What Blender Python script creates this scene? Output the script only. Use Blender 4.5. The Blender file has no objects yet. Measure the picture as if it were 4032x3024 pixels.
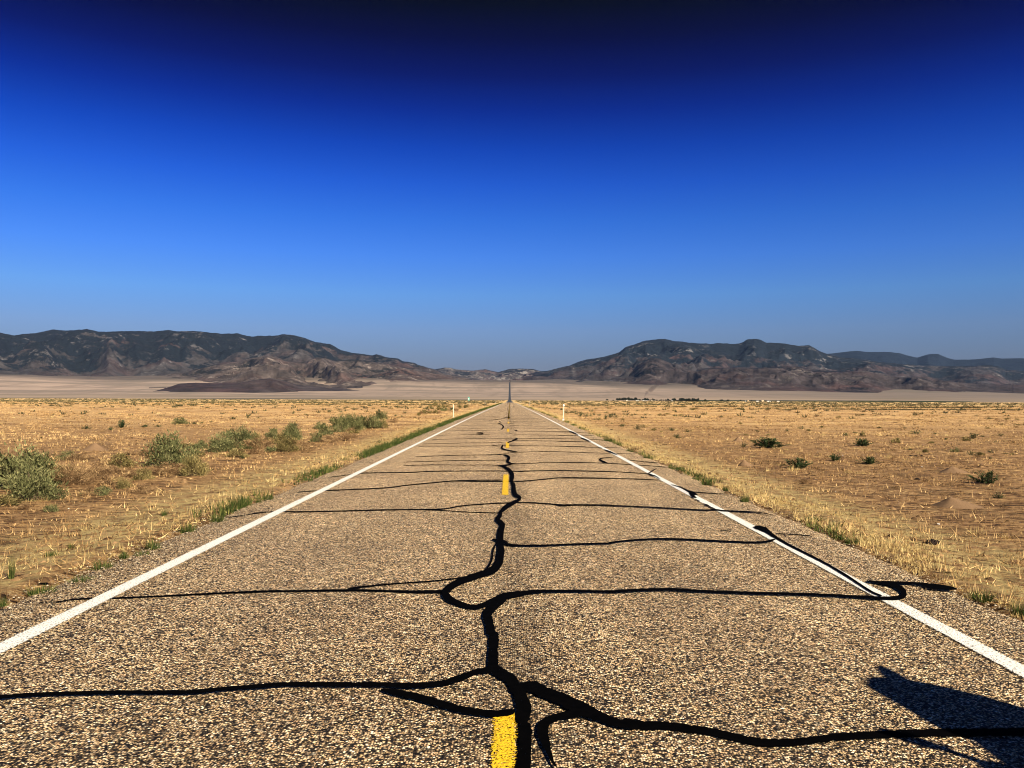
import bpy, bmesh, math, random
import numpy as np
from mathutils import Vector, Matrix, Euler, noise

random.seed(7)
RNG = np.random.default_rng(7)
scene = bpy.context.scene
COL = scene.collection
R = math.radians

# ------------------------------------------------------------------ scale of the place
H = 1.55                      # eye height of the camera above the road, metres
K = H / 1.7
FPX = 3200.0                  # focal length in photo pixels (4032 wide)
EXPOSURE = 1.0
SUN_EL, SUN_AZ = 30.0, 141.0  # azimuth clockwise from the road's direction (+Y)

# ------------------------------------------------------------------ camera
cam_d = bpy.data.cameras.new("camera")
cam = bpy.data.objects.new("camera", cam_d)
COL.objects.link(cam)
scene.camera = cam
cam_d.sensor_width = 36.0
cam_d.lens = 36.0 * FPX / 4032.0
cam_d.clip_start = 0.05
cam_d.clip_end = 90000.0
pitch = math.atan((1566 - 1512) / FPX)
yaw = math.atan((2007 - 2016) / FPX)
ROT = Matrix.Rotation(yaw, 3, 'Z') @ Matrix.Rotation(R(90) + pitch, 3, 'X') @ Matrix.Rotation(R(0.25), 3, 'Z')
cam.matrix_world = Matrix.Translation((0, 0, H)) @ ROT.to_4x4()
CAM = Vector((0, 0, H))


def ray(px, py):
    """Direction seen at a pixel of the 4032 x 3024 photograph."""
    return (ROT @ Vector(((px - 2016) / FPX, -(py - 1512) / FPX, -1.0))).normalized()


# ------------------------------------------------------------------ terrain height
_cp = [(-400, 0), (0, 0), (60, -.045), (101, -.136), (154, -.31), (250, -.62), (360, -.98), (435, -1.24), (520, -1.8),
       (811, -3.2), (1400, -4.0), (2200, -5.2), (2600, -5.6), (3000, -1.0), (3500, 14), (4000, 35), (4500, 66),
       (5000, 102), (5600, 122), (6600, 142), (8000, 150), (12000, 120), (40000, 100)]
_cy = np.array([a for a, b in _cp], float) * K
_cz = np.array([b for a, b in _cp], float) * K
_ty = np.concatenate([np.linspace(-400, 1000, 1401), np.geomspace(1002, 39000, 1500)])
_tz = np.interp(_ty, _cy, _cz)
for _ in range(60):
    _tz[1:-1] = (_tz[:-2] + 2 * _tz[1:-1] + _tz[2:]) / 4


def prof(y):
    return np.interp(y, _ty, _tz)


def smooth(a, b, x):
    t = np.clip((np.asarray(x, float) - a) / (b - a), 0, 1)
    return t * t * (3 - 2 * t)


XC = -0.10 * K                # centre of the road


def zg(x, y):
    x = np.asarray(x, float)
    y = np.asarray(y, float)
    z = prof(y)
    d = np.abs(x - XC)
    near = smooth(4.2, 9, d)
    z = z - 0.10 * smooth(3.75, 5.2, d)
    z = z + near * (0.035 * np.sin(x * .9 + 1.3 * np.sin(y * .31)) * np.sin(y * .55 + .7 * np.sin(x * .4)) + .05 * np.sin(x * .21 + y * .13 + 1.0))
    far = smooth(2600, 4200, y) * smooth(20, 400, d)
    z = z + far * (9 * np.sin(x / 410. + 1.1 * np.sin(y / 700.)) * np.sin(y / 520. + 2.) + 4 * np.sin(x / 150. + y / 330.))
    # the fan dies out towards the right-hand hills and swells on the left
    z = z + smooth(2500, 4500, y) * smooth(300, 2500, -x) * 18
    z = z - smooth(2700, 4600, y) * smooth(200, 2400, x) * 0.45 * np.maximum(prof(y), 0)
    return z


def at(px, py, dz=0.0):
    """The point of the terrain seen at a photo pixel."""
    d = ray(px, py)
    lo, hi = 1.0, None
    t = 1.0
    while t < 6000:
        p = CAM + d * t
        if p.z < float(zg(p.x, p.y)) + dz:
            hi = t
            break
        lo = t
        t *= 1.03
    if hi is None:
        hi = lo = 6000
    for _ in range(40):
        m = (lo + hi) / 2
        p = CAM + d * m
        if p.z < float(zg(p.x, p.y)) + dz:
            hi = m
        else:
            lo = m
    p = CAM + d * ((lo + hi) / 2)
    return Vector((p.x, p.y, float(zg(p.x, p.y))))


def on_road(px, py, dz):
    d = ray(px, py)
    t = (-H) / d.z if d.z < -1e-6 else 900
    for _ in range(30):
        p = CAM + d * t
        t = (float(prof(p.y)) + ROAD_Z + dz - H) / d.z
    p = CAM + d * t
    return Vector((p.x, p.y, float(prof(p.y)) + ROAD_Z + dz))


ROAD_Z = 0.02

# ------------------------------------------------------------------ helpers


def tag(o, label=None, cat=None, group=None, kind=None):
    if label:
        o['label'] = label
    if cat:
        o['category'] = cat
    if group:
        o['group'] = group
    if kind:
        o['kind'] = kind
    return o


def empty(name, loc, rz=0.0):
    o = bpy.data.objects.new(name, None)
    o.location = loc
    o.rotation_euler = (0, 0, rz)
    o.empty_display_size = .2
    COL.objects.link(o)
    return o


def mesh_np(name, verts, faces, mat=None, parent=None, attrs=None, smooth_shade=False):
    """verts (n,3), faces (m,k) -> one mesh object."""
    me = bpy.data.meshes.new(name)
    verts = np.asarray(verts, np.float32)
    if isinstance(faces, np.ndarray):
        m, k = faces.shape
        me.vertices.add(len(verts))
        me.vertices.foreach_set('co', verts.ravel())
        me.loops.add(m * k)
        me.loops.foreach_set('vertex_index', faces.astype(np.int32).ravel())
        me.polygons.add(m)
        me.polygons.foreach_set('loop_start', np.arange(0, m * k, k, dtype=np.int32))
        me.polygons.foreach_set('loop_total', np.full(m, k, np.int32))
        me.update(calc_edges=True)
    else:
        me.from_pydata([tuple(v) for v in verts], [], faces)
    for an, av in (attrs or {}).items():
        at_ = me.attributes.new(an, 'FLOAT', 'POINT')
        at_.data.foreach_set('value', np.asarray(av, np.float32))
    if smooth_shade:
        me.polygons.foreach_set('use_smooth', np.ones(len(me.polygons), bool))
    if mat:
        me.materials.append(mat)
    o = bpy.data.objects.new(name, me)
    COL.objects.link(o)
    if parent:
        o.parent = parent
    return o


def bm_obj(name, bm, mat=None, parent=None, smooth_shade=False):
    me = bpy.data.meshes.new(name)
    bm.to_mesh(me)
    bm.free()
    if smooth_shade:
        for p in me.polygons:
            p.use_smooth = True
    if mat:
        me.materials.append(mat)
    o = bpy.data.objects.new(name, me)
    COL.objects.link(o)
    if parent:
        o.parent = parent
    return o


def bm_box(bm, c, s, rz=0.0, bevel=0.0):
    m = Matrix.Translation(c) @ Matrix.Rotation(rz, 4, 'Z') @ Matrix.Diagonal((s[0], s[1], s[2], 1))
    r = bmesh.ops.create_cube(bm, size=1.0, matrix=m)
    if bevel:
        es = list({e for v in r['verts'] for e in v.link_edges})
        bmesh.ops.bevel(bm, geom=es, offset=bevel, segments=2, affect='EDGES')


def bm_tube(bm, pts, radii, n=8):
    rings = []
    for i, (p, r) in enumerate(zip(pts, radii)):
        p = Vector(p)
        a = Vector(pts[max(i - 1, 0)])
        b = Vector(pts[min(i + 1, len(pts) - 1)])
        d = (b - a).normalized()
        u = d.orthogonal().normalized()
        v = d.cross(u)
        rings.append([bm.verts.new(p + (u * math.cos(t) + v * math.sin(t)) * r) for t in [k * 2 * math.pi / n for k in range(n)]])
    for a, b in zip(rings[:-1], rings[1:]):
        for k in range(n):
            bm.faces.new((a[k], a[(k + 1) % n], b[(k + 1) % n], b[k]))
    bm.faces.new(rings[0][::-1])
    bm.faces.new(rings[-1])


def copy_thing(o, parent=None):
    c = o.copy()
    COL.objects.link(c)
    if parent:
        c.parent = parent
    for ch in list(o.children):
        copy_thing(ch, c)
    return c


# ------------------------------------------------------------------ material helpers
class NT:
    def __init__(self, name):
        self.m = bpy.data.materials.new(name)
        self.m.use_nodes = True
        self.t = self.m.node_tree
        self.b = self.t.nodes['Principled BSDF']
        self.b.inputs['Roughness'].default_value = .9
        self.b.inputs['Specular IOR Level'].default_value = .2
        self.out = self.t.nodes['Material Output']

    def n(self, typ, **kw):
        nd = self.t.nodes.new(typ)
        for k, v in kw.items():
            setattr(nd, k, v)
        return nd

    def l(self, a, b):
        self.t.links.new(a, b)

    def pos(self):
        if not hasattr(self, '_p'):
            self._p = self.n('ShaderNodeNewGeometry').outputs['Position']
        return self._p

    def noise(self, scale, detail=3, rough=.55, vec=None, dist=0.0):
        nd = self.n('ShaderNodeTexNoise')
        nd.inputs['Scale'].default_value = scale
        nd.inputs['Detail'].default_value = detail
        nd.inputs['Roughness'].default_value = rough
        nd.inputs['Distortion'].default_value = dist
        self.l(vec if vec is not None else self.pos(), nd.inputs['Vector'])
        return nd.outputs['Fac']

    def vor(self, scale, vec=None, feature='F1', out='Color'):
        nd = self.n('ShaderNodeTexVoronoi')
        nd.feature = feature
        nd.inputs['Scale'].default_value = scale
        self.l(vec if vec is not None else self.pos(), nd.inputs['Vector'])
        return nd.outputs[out]

    def scale_vec(self, s, vec=None):
        nd = self.n('ShaderNodeVectorMath', operation='MULTIPLY')
        self.l(vec if vec is not None else self.pos(), nd.inputs[0])
        nd.inputs[1].default_value = s
        return nd.outputs[0]

    def ramp(self, fac, stops, interp='LINEAR'):
        nd = self.n('ShaderNodeValToRGB')
        cr = nd.color_ramp
        cr.interpolation = interp
        while len(cr.elements) < len(stops):
            cr.elements.new(.5)
        for e, (p, c) in zip(cr.elements, stops):
            e.position = p
            e.color = (c[0], c[1], c[2], 1) if isinstance(c, (tuple, list)) else (c, c, c, 1)
        self.l(fac, nd.inputs[0])
        return nd.outputs[0]

    def mix(self, fac, a, b, mode='MIX'):
        nd = self.n('ShaderNodeMix', data_type='RGBA', blend_type=mode)
        for sock, v in ((nd.inputs[0], fac), (nd.inputs[6], a), (nd.inputs[7], b)):
            if isinstance(v, (int, float)):
                sock.default_value = v
            elif isinstance(v, (tuple, list)):
                sock.default_value = (v[0], v[1], v[2], 1)
            else:
                self.l(v, sock)
        return nd.outputs[2]

    def math(self, op, a, b=0.0, clamp=False):
        nd = self.n('ShaderNodeMath', operation=op, use_clamp=clamp)
        for sock, v in ((nd.inputs[0], a), (nd.inputs[1], b)):
            if isinstance(v, (int, float)):
                sock.default_value = v
            else:
                self.l(v, sock)
        return nd.outputs[0]

    def xyz(self, vec=None):
        nd = self.n('ShaderNodeSeparateXYZ')
        self.l(vec if vec is not None else self.pos(), nd.inputs[0])
        return nd.outputs

    def rng(self, v, a, b, c=0.0, d=1.0, typ='SMOOTHSTEP'):
        nd = self.n('ShaderNodeMapRange', interpolation_type=typ)
        self.l(v, nd.inputs[0])
        for i, q in zip((1, 2, 3, 4), (a, b, c, d)):
            nd.inputs[i].default_value = q
        return nd.outputs[0]

    def attr(self, name):
        nd = self.n('ShaderNodeAttribute', attribute_name=name)
        return nd.outputs['Fac']

    def color(self, c):
        if isinstance(c, (tuple, list)):
            self.b.inputs['Base Color'].default_value = (c[0], c[1], c[2], 1)
        else:
            self.l(c, self.b.inputs['Base Color'])

    def bump(self, h, strength=.5, dist=.02, prev=None):
        nd = self.n('ShaderNodeBump')
        nd.inputs['Strength'].default_value = strength
        nd.inputs['Distance'].default_value = dist
        self.l(h, nd.inputs['Height'])
        if prev is not None:
            self.l(prev, nd.inputs['Normal'])
        self.l(nd.outputs[0], self.b.inputs['Normal'])
        return nd.outputs[0]


def plain(name, c, rough=.8, nscale=8.0, var=.25, metallic=0.0):
    t = NT(name)
    f = t.noise(nscale, 4)
    t.color(t.ramp(f, [(.3, tuple(q * (1 - var) for q in c)), (.7, tuple(min(1, q * (1 + var)) for q in c))]))
    t.b.inputs['Roughness'].default_value = rough
    t.b.inputs['Metallic'].default_value = metallic
    return t.m


# ------------------------------------------------------------------ world and sun
world = bpy.data.worlds.new("World")
scene.world = world
world.use_nodes = True
wt = world.node_tree
bg = wt.nodes['Background']
sk = wt.nodes.new('ShaderNodeTexSky')
sk.sky_type = 'NISHITA'
sk.sun_disc = False
sk.sun_elevation = R(SUN_EL)
sk.sun_rotation = R(SUN_AZ)
sk.altitude = 1500
# the air over the desert: a deep polarised blue overhead, by height above the horizon
SKY = [(0.0, (120, 136, 164)), (2.1, (126, 146, 180)), (4.7, (121, 156, 206)), (7.2, (102, 157, 228)), (9.8, (78, 140, 238)),
       (12.3, (56, 120, 228)), (14.7, (38, 97, 214)), (17.1, (23, 73, 187)), (19.5, (11, 49, 150)), (21.7, (5, 31, 107)),
       (24.0, (2, 16, 68)), (26.1, (1, 8, 38)), (34, (1, 7, 30)), (90, (1, 6, 26))]
HAZE_C, HAZE_D, HAZE_TOP = (.30, .52, 1.0), .9e-5, 835.0
NISH = [(0, (.78, .77, .60)), (2.1, (.64, .79, .755)), (4.7, (.48, .665, .772)), (7.2, (.37, .545, .72)), (9.8, (.305, .467, .66)),
        (12.3, (.256, .40, .60)), (14.7, (.219, .349, .542)), (17.1, (.185, .30, .485)), (19.5, (.163, .266, .44)), (21.7, (.143, .233, .397)),
        (24.0, (.126, .208, .356)), (26.1, (.114, .189, .326)), (34, (.09, .15, .27)), (90, (.05, .09, .18))]


def lin(c):
    c = c / 255.
    return c / 12.92 if c < .04045 else ((c + .055) / 1.055) ** 2.4


geo = wt.nodes.new('ShaderNodeTexCoord')
sep = wt.nodes.new('ShaderNodeSeparateXYZ')
wt.links.new(geo.outputs['Generated'], sep.inputs[0])
mr = wt.nodes.new('ShaderNodeMapRange')
mr.inputs[1].default_value = 0.0
mr.inputs[2].default_value = 0.6
wt.links.new(sep.outputs[2], mr.inputs[0])
cr = wt.nodes.new('ShaderNodeValToRGB')
stops = []
for (e, c), (_, n_) in zip(SKY[:13], NISH[:13]):
    path_ = min(HAZE_TOP / max(math.sin(R(e)), .02), 38000)
    air = [.36 * h * (1 - math.exp(-HAZE_D * path_)) for h in HAZE_C]     # what the haze in front adds
    stops.append((math.sin(R(e)) / .6, [max(lin(q) / 2 ** EXPOSURE - a, .12 * lin(q) / 2 ** EXPOSURE) / m for q, m, a in zip(c, n_, air)]))
while len(cr.color_ramp.elements) < len(stops):
    cr.color_ramp.elements.new(.5)
for el, (p, c) in zip(cr.color_ramp.elements, stops):
    el.position = p
    el.color = (*c, 1)
wt.links.new(mr.outputs[0], cr.inputs[0])
mx = wt.nodes.new('ShaderNodeMix')
mx.data_type = 'RGBA'
mx.blend_type = 'MULTIPLY'
mx.inputs[0].default_value = 1
wt.links.new(sk.outputs[0], mx.inputs[6])
wt.links.new(cr.outputs[0], mx.inputs[7])
wt.links.new(mx.outputs[2], bg.inputs[0])
bg.inputs[1].default_value = 0.1

sd = bpy.data.lights.new("sun", 'SUN')
sd.energy = 5.0
sd.angle = R(.5)
sd.color = (1, .885, .69)
so = bpy.data.objects.new("sun", sd)
COL.objects.link(so)
SUNDIR = Vector((math.sin(R(SUN_AZ)) * math.cos(R(SUN_EL)), math.cos(R(SUN_AZ)) * math.cos(R(SUN_EL)), math.sin(R(SUN_EL))))
so.rotation_euler = SUNDIR.to_track_quat('Z', 'Y').to_euler()

scene.view_settings.view_transform = 'Standard'
scene.view_settings.look = 'None'
scene.view_settings.exposure = EXPOSURE
scene.view_settings.gamma = 1.0
scene.render.engine = 'CYCLES'
scene.cycles.max_bounces = 5
scene.cycles.diffuse_bounces = 2
scene.cycles.volume_bounces = 0
scene.cycles.transparent_max_bounces = 12
scene.cycles.use_adaptive_sampling = False
scene.cycles.filter_width = 1.05
scene.cycles.use_denoising = True
scene.cycles.denoiser = 'OPENIMAGEDENOISE'
scene.cycles.denoising_input_passes = 'RGB_ALBEDO_NORMAL'
scene.cycles.denoising_prefilter = 'ACCURATE'

# ------------------------------------------------------------------ materials of the setting
# asphalt: worn chip seal of cream, tan and dark stones in black binder
t = NT("chip_seal")
P = t.xyz()
wob = t.n('ShaderNodeVectorMath', operation='ADD')
t.l(t.pos(), wob.inputs[0])
nz = t.n('ShaderNodeTexNoise')
nz.inputs['Scale'].default_value = 60
t.l(t.pos(), nz.inputs['Vector'])
nzs = t.n('ShaderNodeVectorMath', operation='SCALE')
t.l(nz.outputs['Color'], nzs.inputs[0])
nzs.inputs['Scale'].default_value = .008
t.l(nzs.outputs[0], wob.inputs[1])
c1 = t.vor(84, wob.outputs[0])
c1r = t.n('ShaderNodeSeparateColor')
t.l(c1, c1r.inputs[0])
chips = t.ramp(c1r.outputs[0], [(0, (.014, .012, .010)), (.25, (.022, .019, .016)), (.32, (.20, .145, .09)), (.45, (.38, .275, .175)), (.64, (.52, .40, .265)),
                                (.80, (.64, .52, .37)), (.93, (.85, .76, .61)), (1, (.88, .83, .72))])
hue = t.ramp(c1r.outputs[1], [(0, (1.05, .92, .82)), (.5, (1, 1, 1)), (.85, (1.06, 1.0, .82)), (1, (.85, .88, .95))])
chips = t.mix(1.0, chips, hue, 'MULTIPLY')
d1 = t.vor(84, wob.outputs[0], out='Distance')
gap = t.rng(d1, .30, .70, 1.0, .12)
c2 = t.vor(30)
c2s = t.n('ShaderNodeSeparateColor')
t.l(c2, c2s.inputs[0])
clump = t.ramp(c2s.outputs[0], [(0, .62), (.5, 1.0), (1, 1.3)])
col = t.mix(1.0, chips, clump, 'MULTIPLY')
gapc = t.mix(1.0, col, gap, 'MULTIPLY')
med = t.ramp(t.noise(9, 5, .7), [(.3, .78), (.5, 1.0), (.7, 1.2)])
big = t.ramp(t.noise(.55, 4, .6), [(.3, (.80, .79, .78)), (.7, (1.12, 1.11, 1.06))])
gapc = t.mix(1.0, gapc, med, 'MULTIPLY')
gapc = t.mix(1.0, gapc, big, 'MULTIPLY')
# darker binder strip along the middle joint and polished wheel tracks
xs = t.math('SUBTRACT', P[0], XC)
joint = t.ramp(t.math('ABSOLUTE', t.math('ADD', xs, -.16)), [(0.0, .62), (.35, 1.0), (1, 1.0)])
jn = t.mix(t.ramp(t.noise(.35, 3), [(.42, 0.0), (.6, 1.0)]), (1, 1, 1), joint)
gapc = t.mix(1.0, gapc, jn, 'MULTIPLY')
lane = t.math('ABSOLUTE', t.math('SUBTRACT', t.math('ABSOLUTE', xs), 1.45))
track = t.ramp(t.math('ABSOLUTE', t.math('SUBTRACT', lane, .8)), [(0, 1.07), (.45, .97), (1, .97)])
gapc = t.mix(1.0, gapc, track, 'MULTIPLY')
# darker blue-grey asphalt colour beyond the crest
far_tone = t.rng(P[1], 560, 900)
near_falloff = t.mix(t.rng(P[1], 3.5, 16), (1.50, 1.43, 1.32), (1.98, 1.84, 1.66))  # near end darkened: lens vignetting put into the asphalt colour
gapc = t.mix(1.0, gapc, near_falloff, 'MULTIPLY')
gapc = t.mix(far_tone, gapc, (.045, .050, .056))
t.color(gapc)
t.b.inputs['Roughness'].default_value = .75
t.bump(t.math('MULTIPLY', t.math('ADD', c1r.outputs[2], t.math('MULTIPLY', gap, .8)), t.rng(P[1], 6, 40, 1, .12)), .8, .007)
M_ASPHALT = t.m

t = NT("crack_tar")
t.color(t.ramp(t.noise(25, 4), [(.3, (.0004, .0004, .0005)), (.8, (.0016, .0014, .0014))]))
t.b.inputs['Roughness'].default_value = .95
t.b.inputs['Specular IOR Level'].default_value = .02
M_TAR = t.m


def paint(name, c, wear, speck):
    t = NT(name)
    f = t.noise(95, 3, .7)
    t.color(t.mix(t.ramp(t.noise(3, 4), [(.4, 0.0), (.8, .35)]), c, tuple(q * .8 for q in c)))
    t.b.inputs['Roughness'].default_value = .65
    u = t.math('ABSOLUTE', t.attr('u'))
    # paint is missing where chips stand proud, more towards the ragged edge
    lim = t.ramp(u, [(0, wear), (.72, wear + .03), (1.0, speck)])
    keep = t.math('GREATER_THAN', f, lim)
    tr = t.n('ShaderNodeBsdfTransparent')
    ms = t.n('ShaderNodeMixShader')
    t.l(keep, ms.inputs[0])
    t.l(tr.outputs[0], ms.inputs[1])
    t.l(t.b.outputs[0], ms.inputs[2])
    t.l(ms.outputs[0], t.out.inputs[0])
    t.bump(t.vor(78, out='Distance'), .5, .006)
    return t.m


M_WHITE = paint("white_paint", (.88, .87, .84), .40, .72)
M_YELLOW = paint("yellow_paint", (.86, .54, .02), .42, .66)

# desert ground
t = NT("desert_ground")
P = t.xyz()
soil = t.ramp(t.noise(.9, 6, .65), [(.28, (.19, .108, .048)), (.5, (.37, .215, .098)), (.72, (.56, .35, .165))])
stretch = t.scale_vec((.45, 1.0, 1.0))
litter = t.ramp(t.noise(7.5, 7, .72, stretch, .4), [(.39, (.10, .065, .04)), (.47, (.50, .42, .34)), (.52, (1, 1, 1)), (.70, (1.4, 1.36, 1.2))])
col = t.mix(1.0, soil, litter, 'MULTIPLY')
straw = t.ramp(t.noise(24, 4, .7, stretch), [(.52, 0.0), (.66, 1.0)])
strawp = t.math('MULTIPLY', straw, t.ramp(t.noise(.5, 4, .6), [(.36, .15), (.62, .9)]))
col = t.mix(strawp, col, (.62, .45, .22))
# mid distance: broken mats of straw over soil, drawn out along the ground
mid = t.ramp(t.noise(.35, 8, .75, t.scale_vec((.35, 1.0, 1))), [(.35, (.11, .06, .028)), (.44, (.40, .24, .11)), (.53, (.62, .395, .18)), (.66, (.80, .56, .27))])
col = t.mix(t.rng(P[1], 16, 70, 0, .85), col, mid)
fard = t.ramp(t.noise(.03, 8, .7, t.scale_vec((.25, 1.0, 1))), [(.33, (.28, .16, .07)), (.45, (.66, .44, .19)), (.7, (.80, .57, .27))])
col = t.mix(t.rng(P[1], 110, 420, 0, .85), col, fard)
# road verge: pale straw
xa = t.math('ABSOLUTE', t.math('SUBTRACT', P[0], XC))
verge = t.math('MULTIPLY', t.rng(xa, 3.8, 4.2, 0, 1), t.rng(xa, 4.9, 6.2, 1, 0))
vn = t.math('MULTIPLY', verge, t.ramp(t.noise(5, 5, .7), [(.40, 0.0), (.6, 1.0)]))
col = t.mix(vn, col, (.60, .46, .20))
# beyond the edge of the plain: grey-green flats, then the pale pinkish fans
flat = t.ramp(t.noise(.0022, 6, .65, t.scale_vec((.22, 1.6, 1))), [(.36, (.10, .09, .065)), (.46, (.23, .18, .13)), (.56, (.35, .265, .20))])
yw = t.math('ADD', P[1], t.math('MULTIPLY', t.math('SUBTRACT', t.noise(.0032, 5, .65, t.scale_vec((.3, 1, 1))), .5), 1100))
col = t.mix(t.rng(yw, 1750, 2300), col, flat)
fan = t.ramp(t.noise(.0016, 7, .62, t.scale_vec((.4, 1.0, 1))), [(.30, (.21, .165, .135)), (.45, (.35, .265, .215)), (.7, (.43, .325, .26))])
bands = t.ramp(t.noise(.006, 6, .7, t.scale_vec((.10, 1.0, 1))), [(.35, (.72, .72, .72)), (.5, (1, 1, 1)), (.62, (1.12, 1.1, 1.1))])
fan = t.mix(1.0, fan, bands, 'MULTIPLY')
scrub = t.ramp(t.noise(.012, 5, .7), [(.5, 0.0), (.75, .5)])
fan = t.mix(scrub, fan, (.14, .125, .09))
fan = t.mix(t.rng(P[0], 60, 1500, 0, .80), fan, (.125, .102, .09))  # shade put into the soil colour, deepening to the right
fan = t.mix(t.rng(P[0], -2600, -300, .0, .25), fan, (.26, .21, .165))
wash = t.ramp(t.noise(.010, 5, .65, t.scale_vec((1.0, .16, 1)), .5), [(.50, 0.0), (.60, .42)])
fan = t.mix(wash, fan, (.17, .135, .11))
patch = t.ramp(t.noise(.0024, 6, .7, t.scale_vec((.35, 1.3, 1))), [(.50, 0.0), (.58, .6)])
fan = t.mix(patch, fan, (.135, .118, .095))
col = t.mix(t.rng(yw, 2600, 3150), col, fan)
col = t.mix(t.rng(P[1], 4150, 4600, 0, .85), col, t.ramp(t.noise(.008, 6, .7), [(.35, (.03, .032, .026)), (.52, (.085, .07, .06)), (.68, (.17, .135, .115))]))
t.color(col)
b1 = t.noise(9, 7, .7, t.scale_vec((.7, 1, 1)))
nb = t.bump(t.math('MULTIPLY', b1, t.rng(P[1], 20, 120, 1, .12)), 1.0, .12)
nb = t.bump(t.math('MULTIPLY', t.noise(45, 4, .7), t.rng(P[1], 10, 40, 1, 0)), .9, .02, nb)
M_GROUND = t.m

# ------------------------------------------------------------------ the ground sheet
ys = np.concatenate([np.linspace(-300, 0, 16)[:-1], np.arange(0, 30, .6), np.geomspace(30, 60000, 330)])
half = np.concatenate([[0, 2.2, 3.55, 3.9, 4.2, 4.6, 5.0, 5.6, 6.4, 7.2], np.geomspace(8.0, 60000, 105)])
xs_ = np.concatenate([-half[:0:-1], half]) + XC
X, Y = np.meshgrid(xs_, ys)
Z = zg(X, Y)
inroad = np.abs(X - XC) < 3.8
Z = np.where(inroad, Z - .12 - .0006 * np.maximum(Y, 0), Z)
nr, nc = X.shape
idx = np.arange(nr * nc).reshape(nr, nc)
F = np.stack([idx[:-1, :-1], idx[:-1, 1:], idx[1:, 1:], idx[1:, :-1]], -1).reshape(-1, 4)
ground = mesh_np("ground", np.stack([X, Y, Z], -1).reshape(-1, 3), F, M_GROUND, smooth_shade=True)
tag(ground, "tan desert plain of dry grass and bare soil rising to pale fans", "ground", kind='structure')

# ------------------------------------------------------------------ the road
LW, RW = XC - 3.93 * K, XC + 4.02 * K
yr = np.concatenate([np.linspace(-60, 0, 40)[:-1], np.arange(0, 60, .3), np.geomspace(60, 4460, 420)])
rows = []
for y in yr:
    jl = .10 * noise.noise(Vector((1.7, y * 1.1, 0))) + .07 * noise.noise(Vector((5.7, y * 4.1, 0)))
    jr = .10 * noise.noise(Vector((9.7, y * 1.1, 3))) + .07 * noise.noise(Vector((3.7, y * 4.1, 3)))
    z = float(prof(y)) + ROAD_Z
    rows.append([(LW - .25 + jl, y, z - .14), (LW + jl, y, z - .012), (LW + .3, y, z), (XC, y, z), (RW - .3, y, z), (RW + jr, y, z - .012), (RW + .25 + jr, y, z - .14)])
V = np.array(rows).reshape(-1, 3)
nr, nc = len(rows), 7
idx = np.arange(nr * nc).reshape(nr, nc)
F = np.stack([idx[:-1, :-1], idx[:-1, 1:], idx[1:, 1:], idx[1:, :-1]], -1).reshape(-1, 4)
road = mesh_np("road", V, F, M_ASPHALT)
tag(road, "long straight two lane road of worn tan chip seal asphalt", "road", kind='structure')


def stripe(name, xc, w, y0, y1, dz, mat, step=.25):
    yy = np.concatenate([np.arange(y0, min(y1, 60), step), np.geomspace(60, y1, 200) if y1 > 60 else [y1]])
    rows, u = [], []
    for y in yy:
        a = .006 * noise.noise(Vector((xc, y * 3.3, 1)))
        z = float(prof(y)) + ROAD_Z + dz
        for q in (-1, 0, 1):
            rows.append((xc + a + q * w / 2, y, z))
            u.append(q)
    n_ = len(yy)
    idx = np.arange(n_ * 3).reshape(n_, 3)
    F = np.stack([idx[:-1, :-1], idx[:-1, 1:], idx[1:, 1:], idx[1:, :-1]], -1).reshape(-1, 4)
    return mesh_np(name, np.array(rows), F, mat, road, {'u': u})


stripe("edge_line", -3.37 * K, .165, -20, 1500, .008, M_WHITE)
stripe("edge_line", 3.18 * K, .16, -20, 1500, .008, M_WHITE)
y0 = 14.1 * K - 13.35 * K * 2
for k in range(60):
    a = y0 + 13.35 * K * k
    stripe("centre_dash", -0.018 if k < 2 else -0.066, .125, a, a + 3.75 * K - (.13 if k == 1 else 0), .008, M_YELLOW, .1)

# ------------------------------------------------------------------ tar-sealed cracks
ZOOM = {
    'A': (1400, 2500, 2.011), 'B': (1000, 1800, 1.58), 'C': (2400, 1750, 1.355), 'D': (0, 2000, 2.011), 'E': (0, 2600, 1.58),
    'F': (2200, 1550, 2.458), 'G': (800, 1550, 2.458), 'H': (1700, 1450, 3.687), 'V': (0, 0, .5486), 'S': (0, 0, 1.0),
}
_seal_n = [0]


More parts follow.
